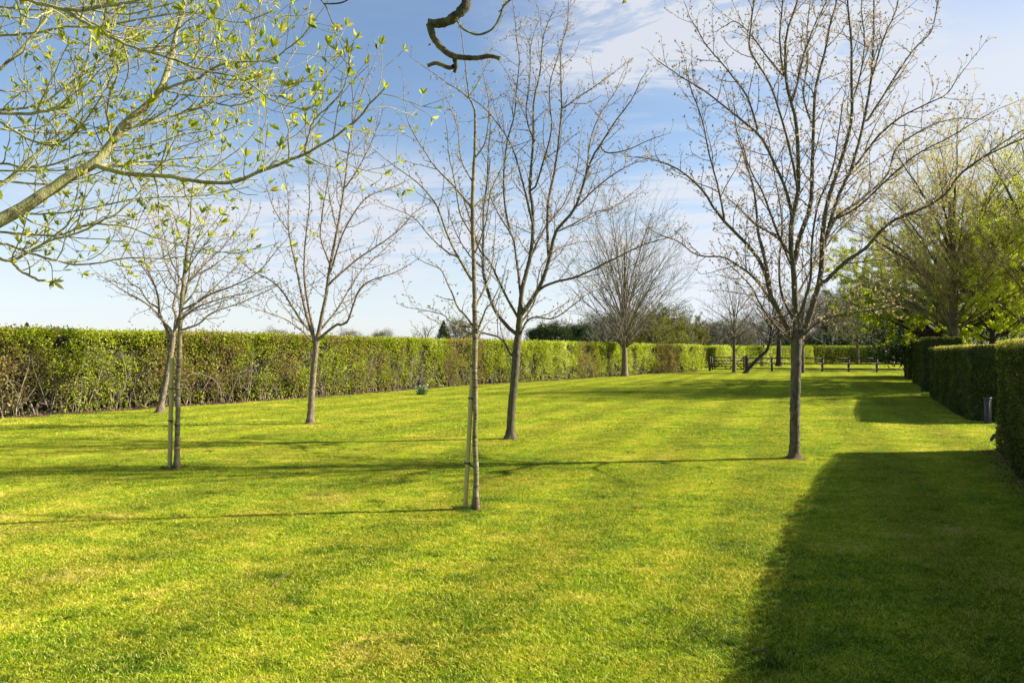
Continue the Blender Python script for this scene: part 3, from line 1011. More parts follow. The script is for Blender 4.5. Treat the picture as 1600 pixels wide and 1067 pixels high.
SEC = [
 ([(494,535),(508,470),(516,415),(527,361),(538,296),(546,230),(559,171),(575,120),(582,108)],3.4,0.4,0.2),
 ([(493,538),(478,490),(462,415),(451,361),(450,306),(442,270)],2.8,0.4,0.8),
 ([(494,525),(470,500),(434,448),(391,421),(372,405)],2.2,0.4,-0.8),
 ([(492,530),(476,440),(477,380),(483,317),(483,252)],2.2,0.4,-1.0),
 ([(495,532),(525,508),(543,502),(565,448),(614,426),(641,412)],2.4,0.4,-0.7),
 ([(512,445),(559,404),(614,366),(652,328),(679,312)],1.9,0.4,0.7),
 ([(516,426),(537,361),(570,312),(619,290)],1.7,0.4,-0.9),
 ([(497,520),(530,480),(560,430),(600,390),(625,365)],1.9,0.4,1.3),
 ([(527,361),(515,310),(510,260),(500,225)],1.3,0.4,0.9),
 ([(538,296),(560,260),(580,220),(592,190)],1.2,0.4,-0.6),
 ([(451,361),(430,330),(415,290)],1.1,0.4,-0.5),
 ([(493,540),(470,515),(440,495),(410,485),(385,478)],1.6,0.4,-1.2),
 ([(516,415),(500,370),(505,320),(515,270)],1.4,0.4,-1.0),
]
hero_tree("young_tree", "bare young tree with pinkish buds standing between the two staked trees", 15.2,
          [(484,663,5.6),(487,620,4.8),(489,590,4.6),(492,560,4.5),(494,533,4.6)], SEC, 26, M_BARK_PALE, M_TWIG_RED, M_BUD_PINK, dens=(4.8, 8.0), l2=(0.3, 1.05), l3=(0.1, 0.3), rmin=0.0026, bud_size=0.040, bud_rate=11)


# ---------------------------------------------------------------- stakes and their ties
def stake(name, label, b, t, Y0, w, ties, tree_px):
    base = W(b[0], b[1], Y0)
    base[2] = 0
    top = W(t[0], t[1], Y0)
    root = thing(name, label, "tree stake", tuple(base), "tree stakes")
    s = Y0 / F
    # slightly irregular round post with a cut top
    K = 14
    C = np.linspace(base - [0, 0, 0.05], top, K)
    R = np.full(K, w * s / 2) * (1 + rng_(3).normal(0, 0.015, K))
    V, Fq = tubes(C[None], R[None], 10)
    cap = np.array([[(K - 1) * 10 + i for i in range(10)]])
    mesh_np("post", [(V, Fq), (V, cap)], M_STAKE, root, smooth=False, loc=base)
    for (y, tx, ty) in ties:
        f = (b[1] - y) / (b[1] - t[1])
        c = base + (top - base) * f
        q = W(tx, ty, Y0)
        a = np.linspace(0, 2 * np.pi, 15)
        r1, r2 = w * s * 0.62, w * s * 0.60
        loop1 = np.stack([c[0] + r1 * np.cos(a), c[1] + r1 * np.sin(a), np.full(15, c[2])], 1)
        loop2 = np.stack([q[0] + r2 * np.cos(a), q[1] + r2 * np.sin(a), np.full(15, q[2])], 1)
        d = unit(q - c)
        off = np.array([-d[1], d[0], 0]) * r1
        parts = [tubes(np.array([loop1, loop2]), np.full((2, 15), 0.007), 5)]
        for sg in (1, -1):
            l = np.linspace(c + off * sg, q + off * sg * 0.8, 6)
            parts.append(tubes(l[None], np.full((1, 6), 0.006), 5))
        mesh_np("strap", parts, M_RUBBER, root, loc=base)


stake("tree_stake", "leaning greenish timber stake beside the nearest sapling", (726.5, 796), (739, 568), 6.95, 7.6,
      [(723, 744, 731), (622, 742, 626), (572, 741, 570)], None)
stake("tree_stake", "upright timber stake tied to the slim tree at the left", (265, 733), (268.5, 559), 9.36, 6.6,
      [(657, 277, 664), (607, 278, 608)], None)


# ---------------------------------------------------------------- other trees grown inside a crown outline
def env_tree(name, label, x, y, h, cw, th, tr, nl, seed, bark, twigm, dens=(1.6, 2.6), l2=0.30, l3=(0.3, 0.9), rmin=0.008,
             leafm=None, nleaf=0, lsize=0.06, lean=(0, 0), group=None, cat="tree", l4=0, low=-0.75, droop=0.0, spread_bias=1.0,
             up2=0.07, depth=1.0, leaf_low=None, limb_r=0.5, off=(0, 0), leader_frac=0.45, limb_parts=True, lv=(0, 1)):
    g = rng_(seed)
    root = thing(name, label, cat, (x, y, 0), group)
    fork = np.array([lean[0], lean[1], th])
    K = 16
    tc_ = catmull([(0, 0, -0.05), (lean[0] * 0.4, lean[1] * 0.4, th * 0.45), tuple(fork)], K)
    R = np.linspace(tr, tr * 0.72, K)
    R *= 1 + 0.45 * np.exp(-np.maximum(tc_[:, 2], 0) / (tr * 0.9))
    mesh_np("trunk", [tubes(tc_[None], R[None], 12)], bark, root, smooth=True)
    # limb targets on the crown surface
    ctr = np.array([lean[0] + off[0], lean[1] + off[1], th + (h - th) * 0.5])
    rad = np.array([cw / 2, cw / 2 * depth, (h - th) / 2])
    i = np.arange(nl)
    zz_ = low + (1.0 - low) * (i + 0.5) / nl
    zz_ = np.clip(zz_ ** 1 + g.normal(0, 0.05, nl), -0.95, 0.99)
    ph = i * 2.39996 + g.uniform(0, 6.28)
    rr = np.sqrt(np.maximum(0, 1 - zz_ ** 2))
    Tg = ctr + np.stack([rr * np.cos(ph), rr * np.sin(ph), zz_], 1) * rad * g.uniform(0.80, 1.0, (nl, 1))
    sz_ = np.clip((zz_ - low) / (1.0 - low) + g.normal(0, 0.12, nl), 0, 1) ** 1.3
    lead = catmull([tuple(fork), tuple(fork * 0.45 + np.array([ctr[0], ctr[1], th + (h - th) * 0.30]) * 0.55), (ctr[0], ctr[1], th + (h - th) * 0.62)], 20)
    mesh_np("leader", [tubes(lead[None], np.linspace(tr * 0.70, tr * 0.16, 20)[None], 10)], bark, root, smooth=True)
    St = lead[np.minimum((sz_ * leader_frac * 30).astype(int), 19)] - np.stack([np.zeros(nl), np.zeros(nl), g.uniform(0, 0.22, nl) * th * (sz_ < 0.3)], 1)
    u = np.linspace(0, 1, 18)[None, :, None]
    horiz = (Tg - St) * np.array([1, 1, 0])
    hgt = (Tg - St) * np.array([0, 0, 1])
    Mid = St + horiz * 0.42 * spread_bias + hgt * (0.42 + droop)
    C1 = St[:, None] * (1 - u) ** 2 + 2 * Mid[:, None] * u * (1 - u) + Tg[:, None] * u ** 2
    C1[:, 1:] += np.cumsum(g.normal(0, 0.018 * h / 10, (nl, 17, 3)), axis=1)
    L1 = clen(C1)
    R1 = (tr * limb_r * g.uniform(0.45, 1.0, nl))[:, None] * (1 - 0.88 * np.linspace(0, 1, 18))[None, :]
    R1 = np.maximum(R1, rmin)
    if limb_parts:
        for k in range(nl):
            mesh_np("limb", [tubes(C1[k:k + 1], R1[k:k + 1], 6)], bark, root, smooth=True)
    else:
        mesh_np("limbs", [tubes(C1, R1, 5)], bark, root, smooth=True, kind="stuff")
    P, D, t, idx, pr_ = kids(C1, R1, dens[0], 0.18, 1.0, 0.35, 0.85, g)
    L2 = L1[idx] * l2 * g.uniform(0.5, 1.2, len(P)) * (1.15 - 0.65 * t)
    C2, R2 = grow(P, D, L2, np.minimum(pr_ * 0.6, 0.006 + L2 * 0.012), 8, 0.08, up2, g, 0.3)
    R2 = np.maximum(R2, rmin)
    P, D, t, idx, pr_ = kids(C2, R2, dens[1], 0.12, 1.0, 0.35, 0.9, g)
    C3, R3 = grow(P, D, g.uniform(l3[0], l3[1], len(P)), np.full(len(P), rmin), 5, 0.1, up2, g, 0.6)
    sets = [tubes(C3, R3, 3)]
    tipC = C3
    if l4:
        P, D, t, idx, pr_ = kids(C3, R3, l4, 0.15, 1.0, 0.35, 0.95, g)
        C4, R4 = grow(P, D, g.uniform(l3[0] * 0.45, l3[1] * 0.5, len(P)), np.full(len(P), rmin * 0.85), 4, 0.12, up2, g, 0.6)
        sets.append(tubes(C4, R4, 3))
        tipC = C4
    mesh_np("branches", [tubes(C2, R2, 4)], twigm, root, kind="stuff")
    mesh_np("twigs", sets, twigm, root, kind="stuff")
    if leafm and nleaf:
        k = g.integers(0, len(tipC), nleaf)
        j = g.integers(0, tipC.shape[1], nleaf)
        P = tipC[k, j] + g.normal(0, lsize * 0.8, (nleaf, 3))
        if leaf_low is not None:
            ok = P[:, 2] < leaf_low + g.normal(0, h * 0.16, nleaf)
            P = P[ok]
        D = g.normal(0, 1, P.shape) + np.array([0, 0, -0.2])
        Vl, Fl = leaves(P, D, lsize * g.uniform(0.6, 1.3, len(P)), 0.6, g, 0.2)
        v = np.clip(lv[0] + (lv[1] - lv[0]) * (0.65 * g.random(len(P)) + 0.35 * vnoise(P, 1.2)), 0, 1)
        mesh_np("leaves", [(Vl, Fl)], leafm, root, attr=[np.repeat(v, 2)], kind="stuff")
    return root


def leafy_mass(name, label, x, y, h, w, n, lsize, mat, seed, depth=0.7, z0=0.0, group=None, cat="shrub", bark=None, lump=0.3,
               conic=False, trunk_h=None, vlo=0.0, vhi=1.0, tr=0.12):
    """evergreen or shrubby crown: trunk, a few limbs and leaf sprays through an uneven volume"""
    g = rng_(seed)
    bark = bark or M_BARK_DARK
    root = thing(name, label, cat, (x, y, 0), group)
    th = trunk_h if trunk_h is not None else h * 0.4
    K = 8
    C = np.linspace([0, 0, -0.05], [0, 0, h * (0.95 if conic else 0.7)], K)
    mesh_np("trunk", [tubes(C[None], np.linspace(tr, tr * 0.15, K)[None], 7)], bark, root, smooth=True)
    d = unit(g.normal(0, 1, (n, 3)))
    if conic:
        zt = g.uniform(0, 1, n) ** 0.8
        r = (1 - zt) ** 0.85 * g.uniform(0.25, 1.0, n) ** 0.5
        lay = 0.82 + 0.18 * np.sin(zt * 34 + d[:, 0] * 2)
        ph = g.uniform(0, 6.283, n)
        P = np.stack([np.cos(ph) * r * w / 2 * lay, np.sin(ph) * r * w / 2 * lay, z0 + zt * (h - z0)], 1)
    else:
        rr = g.uniform(0.35, 1.0, n) ** 0.45
        lm = 1 + lump * (vnoise(d + seed, 2.3) - 0.5) * 2 + lump * 0.6 * (vnoise(d + seed, 6.0) - 0.5) * 2
        P = d * (rr * lm)[:, None] * np.array([w / 2, w / 2 * depth, (h - z0) / 2]) + np.array([0, 0, z0 + (h - z0) / 2])
    P[:, 2] = np.maximum(P[:, 2], 0.02)
    D = unit(P - np.array([0, 0, h * 0.4])) * 0.6 + g.normal(0, 0.7, P.shape)
    Vl, Fl = leaves(P, D, lsize * g.uniform(0.6, 1.4, n), 0.5, g, 0.3)
    v = np.clip(vlo + (vhi - vlo) * (0.5 * g.random(n) + 0.6 * vnoise(P + seed, 1.1) - 0.05), 0, 1)
    nb = 24
    tgt = P[g.integers(0, n, nb)] * 0.85
    st = np.stack([np.zeros(nb), np.zeros(nb), np.clip(tgt[:, 2] * 0.5, 0.1, h * 0.6)], 1)
    u = np.linspace(0, 1, 7)[None, :, None]
    Cb = st[:, None] * (1 - u) + tgt[:, None] * u
    mesh_np("branches", [tubes(Cb, np.tile(np.linspace(tr * 0.3, 0.01, 7), (nb, 1)), 4)], bark, root, kind="stuff")
    mesh_np("leaves", [(Vl, Fl)], mat, root, attr=[np.repeat(v, 2)], kind="stuff")
    return root


# vase-shaped tree beside the hedge
env_tree("rounded_tree", "tall egg-shaped bare tree with reddish twigs standing against the far hedge", (976 - 800) / F * 45.6, 45.6, 12.7, 9.4, 2.1, 0.22, 44, 31,
         M_BARK_PALE, M_TWIG_GREY, dens=(2.0, 2.8), l2=0.36, l3=(0.5, 1.4), rmin=0.0072, low=-0.88, l4=2.2, leader_frac=0.22, droop=0.14, limb_r=0.36, up2=0.05, spread_bias=0.95)
# by the gate
env_tree("small_tree", "bare upright tree in front of the wooden gate", (1147 - 800) / F * 54, 54, 8.6, 6.2, 1.9, 0.15, 18, 32,
         M_BARK, M_TWIG_GREY, dens=(3.2, 3.8), l2=0.34, l3=(0.4, 1.0), rmin=0.009, l4=2.2, droop=0.08, limb_r=0.35)
env_tree("leaning_tree", "dark tree with a trunk leaning steeply over the rail fence", (1163 - 800) / F * 51.5, 51.5, 7.2, 4.6, 1.7, 0.15, 16, 33,
         M_BARK_DARK, M_TWIG, dens=(3.2, 3.8), l2=0.34, l3=(0.4, 1.0), rmin=0.009, lean=(1.75, 0.2), l4=1.8, off=(0.5, 0), limb_r=0.42)
env_tree("small_tree", "dark bare tree partly hidden behind the tallest young tree's trunk", (1254 - 800) / F * 52.5, 52.5, 7.6, 4.6, 2.2, 0.16, 16, 34,
         M_BARK, M_TWIG, dens=(3.2, 3.8), l2=0.34, l3=(0.4, 1.0), rmin=0.009, l4=1.8, limb_r=0.5)
env_tree("small_tree", "dark trunked tree just beyond the rail fence against the bright hedge", (1217 - 800) / F * 78, 78, 9.5, 8.0, 3.2, 0.32, 14, 35,
         M_BARK_DARK, M_TWIG_GREY, dens=(1.4, 2.0), l2=0.3, l3=(0.5, 1.3), rmin=0.012, l4=1.5)
env_tree("small_tree", "rounded brownish tree beyond the fence in front of the dark far hedge", (1340 - 800) / F * 92, 92, 8.5, 8.5, 2.6, 0.22, 18, 36,
         M_BARK, M_TWIG_FAR, dens=(1.5, 2.0), l2=0.32, l3=(0.5, 1.3), rmin=0.014, l4=1.6, leafm=M_OLIVE, nleaf=5000, lsize=0.12)
env_tree("orchard_tree", "low wide pale apple-like tree beyond the right end of the fence", (1394 - 800) / F * 90, 90, 5.6, 8.6, 1.5, 0.28, 22, 37,
         M_BARK_PALE, M_TWIG_GREY, dens=(1.6, 2.2), l2=0.34, l3=(0.4, 1.0), rmin=0.013, l4=1.6, low=-0.5, up2=0.02)

# the large trees behind the yew hedges
env_tree("large_tree", "large bare tree with many steep limbs and golden haze rising behind the clipped hedge", (1490 - 800) / F * 29, 29, 11.5, 10.0, 2.7, 0.28, 38, 41,
         M_BARK, M_TWIG_RED, dens=(2.8, 3.8), l2=0.32, l3=(0.4, 1.1), rmin=0.006, l4=3.2, leafm=M_GOLD, nleaf=150000, lsize=0.042, droop=0.16, low=-0.65, limb_r=0.30, up2=0.10)
env_tree("large_tree", "wide spreading tree in fresh green leaf behind the bare one", (1470 - 800) / F * 36, 36, 9.4, 12.5, 2.2, 0.34, 30, 42,
         M_BARK_DARK, M_TWIG, dens=(1.8, 2.4), l2=0.32, l3=(0.5, 1.3), rmin=0.008, l4=1.8, leafm=M_LIME, nleaf=160000, lsize=0.075, low=-0.85, up2=0.0, droop=0.10, spread_bias=1.1, lv=(0.05, 0.9))
env_tree("large_tree", "tall leafy tree with bright lime leaves at the right edge", (1640 - 800) / F * 27, 27, 12.2, 9.6, 2.1, 0.22, 26, 43,
         M_BARK, M_TWIG_FAR, dens=(2.6, 3.4), l2=0.34, l3=(0.4, 1.1), rmin=0.006, l4=2.4, leafm=M_LIME, nleaf=230000, lsize=0.052, low=-0.9, up2=0.06, lv=(0.35, 1.0), leaf_low=6.8)
for k, (px, yy, tr_) in enumerate([(1551, 30.5, 0.17), (1571, 31.5, 0.15)]):
    env_tree("large_tree", ["dark trunked tree with lime leaves, left of a close pair behind the clipped hedge", "dark trunked tree with lime leaves, right of a close pair behind the clipped hedge"][k],
             (px - 800) / F * yy, yy, 8.0 + k, 6.0, 2.4, tr_, 14, 44 + k, M_BARK_DARK, M_TWIG, dens=(1.6, 2.2), l2=0.32, l3=(0.4, 1.0), rmin=0.007,
             leafm=M_LIME, nleaf=60000, lsize=0.065, low=-0.95, lv=(0.35, 1.0))
env_tree("large_tree", "dull green leafy tree left of the golden bare tree", (1432 - 800) / F * 62, 62, 10.5, 15.0, 2.0, 0.3, 24, 46,
         M_BARK_DARK, M_TWIG_FAR, dens=(1.5, 2.2), l2=0.34, l3=(0.5, 1.3), rmin=0.01, l4=1.6, leafm=M_OLIVE, nleaf=30000, lsize=0.11, low=-0.8)
leafy_mass("evergreen_tree", "dark blue-green evergreen mass glimpsed low between the trunks behind the clipped hedge", (1530 - 800) / F * 42, 42, 4.6, 13, 26000, 0.16, M_DARKLEAF, 47, cat="tree")
leafy_mass("evergreen_tree", "low dark spreading evergreen beyond the far hedge right of the tallest young tree", (1300 - 800) / F * 118, 118, 5.0, 22, 50000, 0.22, M_DARKLEAF, 48, cat="tree")
leafy_mass("woodland_tree", "dull green crown beyond the orchard trees", (1390 - 800) / F * 130, 130, 13, 26, 70000, 0.28, M_WOOD, 49, cat="tree", lump=0.5, vlo=0.0, vhi=0.5)

# treeline beyond the left hedge
leafy_mass("holly_tree", "rounded dark green holly peeping over the left hedge", (856 - 800) / F * 75, 75, 4.9, 5.0, 22000, 0.14, M_DARKLEAF, 51, cat="tree", z0=0.6)
leafy_mass("evergreen_tree", "dark rounded evergreen rising to a blunt point right of the holly", (903 - 800) / F * 110, 110, 6.4, 5.6, 16000, 0.2, M_DARKLEAF, 52, cat="tree", lump=0.5, vlo=0.2)
for k, (px, yy, h_, w_, nm, lb, lm_) in enumerate([
        (790, 120, 6.2, 6.0, "far_tree", "small grey bare tree low over the hedge beside the many-limbed young tree", None),
        (948, 95, 7.2, 7.5, "far_tree", "brown bare tree behind the left side of the egg-shaped tree", None),
        (1020, 85, 8.0, 9.0, "far_tree", "olive brown leafing tree behind the right side of the egg-shaped tree", M_OLIVE),
        (1052, 105, 6.6, 6.0, "far_tree", "olive shrubby tree over the far hedge", M_OLIVE),
        (1082, 125, 8.0, 6.5, "far_tree", "thin pale green tree over the far hedge left of the gate", M_OLIVE),
        (1110, 140, 9.0, 9.0, "far_tree", "grey bare tree far behind the gate", None),
        (1225, 120, 10.0, 13.0, "far_tree", "broad grey bare tree far behind the rail fence", None),
        (905, 118, 8.6, 8.0, "far_tree", "thin bare tree rising behind the blunt-topped evergreen", None),
        (1165, 130, 11.0, 10.0, "far_tree", "faint bare tree far behind the leaning tree", None),
        (1300, 100, 13.5, 11.0, "far_tree", "tall bare tree far behind the fence right of the tallest young tree", None),
        (1062, 140, 9.5, 9.0, "far_tree", "loose bare tree top between the egg-shaped tree and the gate", None)]):
    env_tree(nm, lb, (px - 800) / F * yy, yy, h_, w_, h_ * 0.2, 0.16, 14, 60 + k, M_BARK, M_TWIG_FAR, dens=(1.8, 2.6), l2=0.34, l3=(0.5, 1.3),
             rmin=0.017, l4=2.4, leafm=lm_, nleaf=16000 if lm_ else 0, lsize=0.16, low=-0.8, limb_parts=False)
far_spots = [
    (597, 230, 9.8, 9.5, "rounded bare tree alone on the skyline between two young trees", 'w'),
    (665, 150, 8.2, 8.0, "angular bare tree on the skyline left of a small dark conifer", 'b'),
    (693, 150, 8.3, 8.0, "small dark conifer on the skyline left of the nearest sapling", 'c'),
    (718, 150, 8.9, 7.0, "dense grey tree directly right of the small skyline conifer", 'w'),
    (634, 190, 5.2, 5.5, "low dark bush just topping the hedge on the skyline", 's'),
    (42, 150, 8.0, 6.5, "lone pointed conifer topping the hedge in the far left", 'c'),
    (112, 190, 8.2, 5.6, "faint bare tree top over the hedge right of the lone conifer", 'b'),
    (160, 260, 8.6, 8.0, "distant bare tree barely topping the hedge at the left", 'w'),
    (385, 260, 10.2, 7.5, "distant pale bare tree barely topping the hedge mid left", 'b'),
    (430, 250, 10.6, 10.0, "distant bare tree topping the hedge behind a young tree", 'w'),
    (545, 240, 9.6, 8.0, "distant low bare tree left of the rounded skyline tree", 'w'),
]
for k, (px, yy, h_, w_, lb, kd) in enumerate(far_spots):
    x_ = (px - 800) / F * yy
    if kd == 'b':
        env_tree("far_tree", lb, x_, yy, h_, w_, h_ * 0.2, 0.22, 14, 80 + k, M_BARK, M_TWIG_FAR, dens=(1.4, 1.8), l2=0.36, l3=(0.6, 1.4),
                 rmin=0.036, l4=2.6, low=-0.7, limb_parts=False)
    elif kd == 'w':
        leafy_mass("far_tree", lb, x_, yy, h_, w_, 9000, 0.26, M_WOOD, 80 + k, cat="tree", z0=h_ * 0.15, lump=0.5, vlo=0.2, bark=M_BARK)
    elif kd == 'c':
        leafy_mass("conifer", lb, x_, yy, h_, w_, 6000, 0.26, M_FIR, 80 + k, cat="tree", conic=True, vlo=0.5)  # needle tones lifted: distance haze put into the colour
    else:
        leafy_mass("bush", lb, x_, yy, h_, w_, 5000, 0.3, M_OLIVE, 80 + k)
for k, (px, yy, h_, w_, n_, mt, lb) in enumerate([
        (985, 130, 9.0, 15, 26000, M_WOOD, "brownish thicket behind the trunk of the egg-shaped tree"),
        (930, 140, 8.4, 13, 18000, M_WOOD, "dull olive thicket right of the blunt-topped evergreen"),
        (1078, 150, 7.4, 11, 12000, M_OLIVE, "pale olive thicket behind the end of the mixed hedge"),
        (875, 135, 7.6, 13, 14000, M_WOOD, "low brown thicket behind the rounded holly"),
        (1035, 120, 9.0, 11, 16000, M_WOOD, "tall brown thicket right of the egg-shaped tree's trunk"),
        (1125, 135, 8.0, 14, 16000, M_WOOD, "grey-brown thicket behind the wooden gate"),
        (1190, 150, 9.5, 16, 16000, M_WOOD, "grey-brown thicket behind the leaning tree"),
        (1345, 125, 12.5, 17, 26000, M_WOOD, "tall dull thicket above the dark far hedge"),
        (1290, 140, 14.0, 17, 26000, M_WOOD, "brown-green thicket right of the tallest young tree's trunk")]):
    leafy_mass("thicket", lb, (px - 800) / F * yy, yy, h_, w_, n_ * 2, 0.22, mt, 150 + k, cat="thicket", lump=0.6, vlo=0.0, vhi=0.7, bark=M_BARK)
# a far wood closing the horizon: reads as one mass
gw = rng_(400)
nw = 150000
wx = gw.uniform(-330, 420, nw)
wy = 330 + 25 * np.sin(wx * 0.013) + gw.uniform(-12, 12, nw)
wtop = 3.2 + 4.5 * vnoise(np.c_[wx, wx * 0, wx * 0], 0.035) + 2.5 * vnoise(np.c_[wx, wx * 0 + 5, wx * 0], 0.13)
wtop += np.clip((wx - 20) / 60, 0, 1) * 4
wp = np.c_[wx, wy, gw.uniform(0, 1, nw) ** 0.7 * wtop]
Vw, Fw = leaves(wp, gw.normal(0, 1, (nw, 3)) + [0, 0, .6], gw.uniform(0.35, 0.85, nw), 0.5, gw)
mesh_np("distant_woods", [(Vw, Fw)], M_WOOD, attr=[np.repeat(np.clip(gw.random(nw) * 0.4, 0, 1), 2)], kind="stuff")


# ---------------------------------------------------------------- hedges
def hedge(name, label, path, h, thick, seed, mat, coremat, dens, lsize, cmap, ends=(True, True), stems=0, core_in=0.3, lump=0.12, group=None,
          bottom=None, top_fringe=0.05, jag=0.03, core_z0=0.35, deep=0.16, stem_s=None, core_noise=0.16):
    """clipped hedge: front face along the path (lawn on its right-hand side), leaves through the outer layer, twiggy core inside.
    dens and lsize are functions of the distance from the camera."""
    g = rng_(seed)
    path = np.asarray(path, float)
    n = 400
    c = catmull(path, n)
    T = unit(np.gradient(c, axis=0))
    Rn = np.stack([T[:, 1], -T[:, 0]], 1) * (1 if thick > 0 else -1)     # outward from the front face
    thick = abs(thick)
    mid = c[n // 2]
    root = thing(name, label, "hedge", (mid[0], mid[1], 0), group)
    loc = (mid[0], mid[1], 0)
    seg = np.r_[0, np.linalg.norm(np.diff(c, axis=0), axis=1)]
    s = np.cumsum(seg)
    Ltot = s[-1]
    dist = np.hypot(c[:, 0], c[:, 1])
    w = np.array([dens(d) for d in dist])
    faces = [("front", h, 0.0, 1.0), ("top", thick, 0.0, 1.0), ("back", h, 0.0, 0.3)]
    Pl, Dl, Sl = [], [], []
    for nm, width, _, fd in faces:
        area_d = w * width * fd
        tot = int(np.trapezoid(area_d, s)) if hasattr(np, 'trapezoid') else int(np.trapz(area_d, s))
        cdf = np.cumsum(area_d * seg)
        cdf /= cdf[-1]
        ss = np.interp(g.random(tot), cdf, s)
        k = np.interp(ss, s, np.arange(n))
        ki = np.minimum(k.astype(int), n - 2)
        u = (k - ki)[:, None]
        cc_ = c[ki] * (1 - u) + c[ki + 1] * u
        nn = Rn[ki]
        depth_ = g.exponential(deep, tot)
        v = g.random(tot)
        if nm == "front":
            z = v ** 0.92 * h
            P = np.c_[cc_ - nn * depth_[:, None], z]
            O = np.c_[nn, np.zeros(tot)]
        elif nm == "back":
            z = v * h
            P = np.c_[cc_ - nn * (thick - depth_)[:, None], z]
            O = np.c_[-nn, np.zeros(tot)]
        else:
            P = np.c_[cc_ - nn * (v * thick)[:, None], h - depth_ * 0.7 - (0.02 if core_in < 0.1 else 0) + g.exponential(top_fringe, tot) * (g.random(tot) < 0.35)]
            O = np.tile([0, 0, 1.0], (tot, 1))
        Pl.append(P)
        Dl.append(O)
        Sl.append(ss)
    for e, on in zip((0, n - 1), ends):
        if not on:
            continue
        tot = int(dens(dist[e]) * h * thick)
        o2 = T[e] * (-1 if e == 0 else 1)
        depth_ = g.exponential(deep, tot)
        P = np.c_[c[e] - Rn[e] * (g.random(tot) * thick)[:, None] - o2 * depth_[:, None], g.random(tot) * h]
        Pl.append(P)
        Dl.append(np.tile([o2[0], o2[1], 0], (tot, 1)))
        Sl.append(np.full(tot, s[e]))
    P, O, S = np.concatenate(Pl), np.concatenate(Dl), np.concatenate(Sl)
    # lumps: the clipped face is not flat
    lm = (vnoise(P, 1.1) - 0.5) * 2 * lump + (vnoise(P, 3.7) - 0.5) * 2 * lump * 0.5
    lm = np.where(O[:, 2] > 0.5, lm * (0.35 if lump > 0.08 else 0.1), lm)
    P = P + O * lm[:, None] + g.normal(0, jag, P.shape)
    if bottom is not None:
        keep = g.random(len(P)) < bottom(P, S)
        P, O, S = P[keep], O[keep], S[keep]
    P[:, 2] = np.maximum(P[:, 2], 0.02)
    m = len(P)
    dd = np.hypot(P[:, 0], P[:, 1])
    size = np.array(lsize(dd)) * g.uniform(0.6, 1.35, m)
    D = unit(O * np.where(O[:, 2:3] > 0.5, 0.25, 0.75) + g.normal(0, 0.75, (m, 3)))
    V, Fc = leaves(P, D, size, 0.62, g, 0.25)
    val = cmap(P, S, g)
    mesh_np("foliage", [(V, Fc)], mat, root, attr=[np.repeat(val, 2)], kind="stuff", loc=loc)
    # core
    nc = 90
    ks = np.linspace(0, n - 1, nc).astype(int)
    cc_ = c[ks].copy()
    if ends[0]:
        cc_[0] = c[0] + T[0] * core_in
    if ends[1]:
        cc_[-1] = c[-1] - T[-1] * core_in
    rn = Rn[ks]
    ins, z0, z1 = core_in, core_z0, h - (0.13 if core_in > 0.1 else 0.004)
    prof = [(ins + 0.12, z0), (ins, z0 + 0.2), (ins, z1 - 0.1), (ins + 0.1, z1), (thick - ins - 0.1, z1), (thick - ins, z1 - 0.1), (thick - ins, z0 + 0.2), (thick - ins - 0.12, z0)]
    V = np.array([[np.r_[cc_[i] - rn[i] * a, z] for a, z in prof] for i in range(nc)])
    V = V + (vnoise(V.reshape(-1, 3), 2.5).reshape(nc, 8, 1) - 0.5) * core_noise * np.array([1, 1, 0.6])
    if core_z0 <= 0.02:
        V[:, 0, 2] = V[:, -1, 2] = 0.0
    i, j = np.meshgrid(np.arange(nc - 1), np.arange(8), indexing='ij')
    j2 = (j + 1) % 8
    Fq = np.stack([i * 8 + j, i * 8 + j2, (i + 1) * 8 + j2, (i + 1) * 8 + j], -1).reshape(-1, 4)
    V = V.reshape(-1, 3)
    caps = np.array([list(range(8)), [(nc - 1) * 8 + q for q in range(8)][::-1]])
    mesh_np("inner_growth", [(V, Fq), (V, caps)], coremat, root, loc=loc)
    if stems:
        sw = np.clip(1.6 - dist / 40, 0.15, 1) if stem_s is None else stem_s(dist)
        cdf = np.cumsum(sw * seg)
        cdf /= cdf[-1]
        ss = np.interp(g.random(stems), cdf, s)
        k = np.minimum(np.interp(ss, s, np.arange(n)).astype(int), n - 2)
        off_ = g.uniform(0.0, 0.45, stems)
        P = np.c_[c[k] - Rn[k] * off_[:, None], np.zeros(stems)]
        D = np.c_[g.normal(0, 0.22, (stems, 2)), np.ones(stems)]
        L = g.uniform(0.45, 0.95, stems) * h
        C1, R1 = grow(P, D, L, g.uniform(0.006, 0.021, stems), 9, 0.11, 0.03, g, 0.3)
        P2, D2, t2, idx2, pr2 = kids(C1, R1, 4.5, 0.15, 1.0, 0.5, 1.1, g)
        C2, R2 = grow(P2, D2, g.uniform(0.25, 0.7, len(P2)), np.minimum(pr2 * .7, 0.008), 6, 0.16, 0.05, g, 0.4)
        # keep twigs near the face, not far out over the lawn
        mesh_np("stems", [tubes(C1, R1, 5), tubes(C2, R2, 3)], M_STEM, root, kind="stuff", loc=loc)
    return root


# colour of each stretch of the mixed hedge: photo column -> 0 brown twiggy .. 1 fresh green
_segx = np.array([-400, -60, 30, 90, 150, 230, 262, 300, 345, 400, 450, 500, 560, 620, 640, 690, 702, 752, 762, 800, 815, 872, 882, 900, 905, 925, 932, 970, 980, 1022, 1028, 1056, 1062, 1105, 1400])
_segv = np.array([.36, .34, .30, .46, .62, .52, .30, .26, .36, .66, .50, .42, .50, .52, .66, .78, .16, .12, .74, .70, .80, .82, .96, .94, .44, .40, .72, .80, .86, .82, .22, .20, .90, .92, .92])


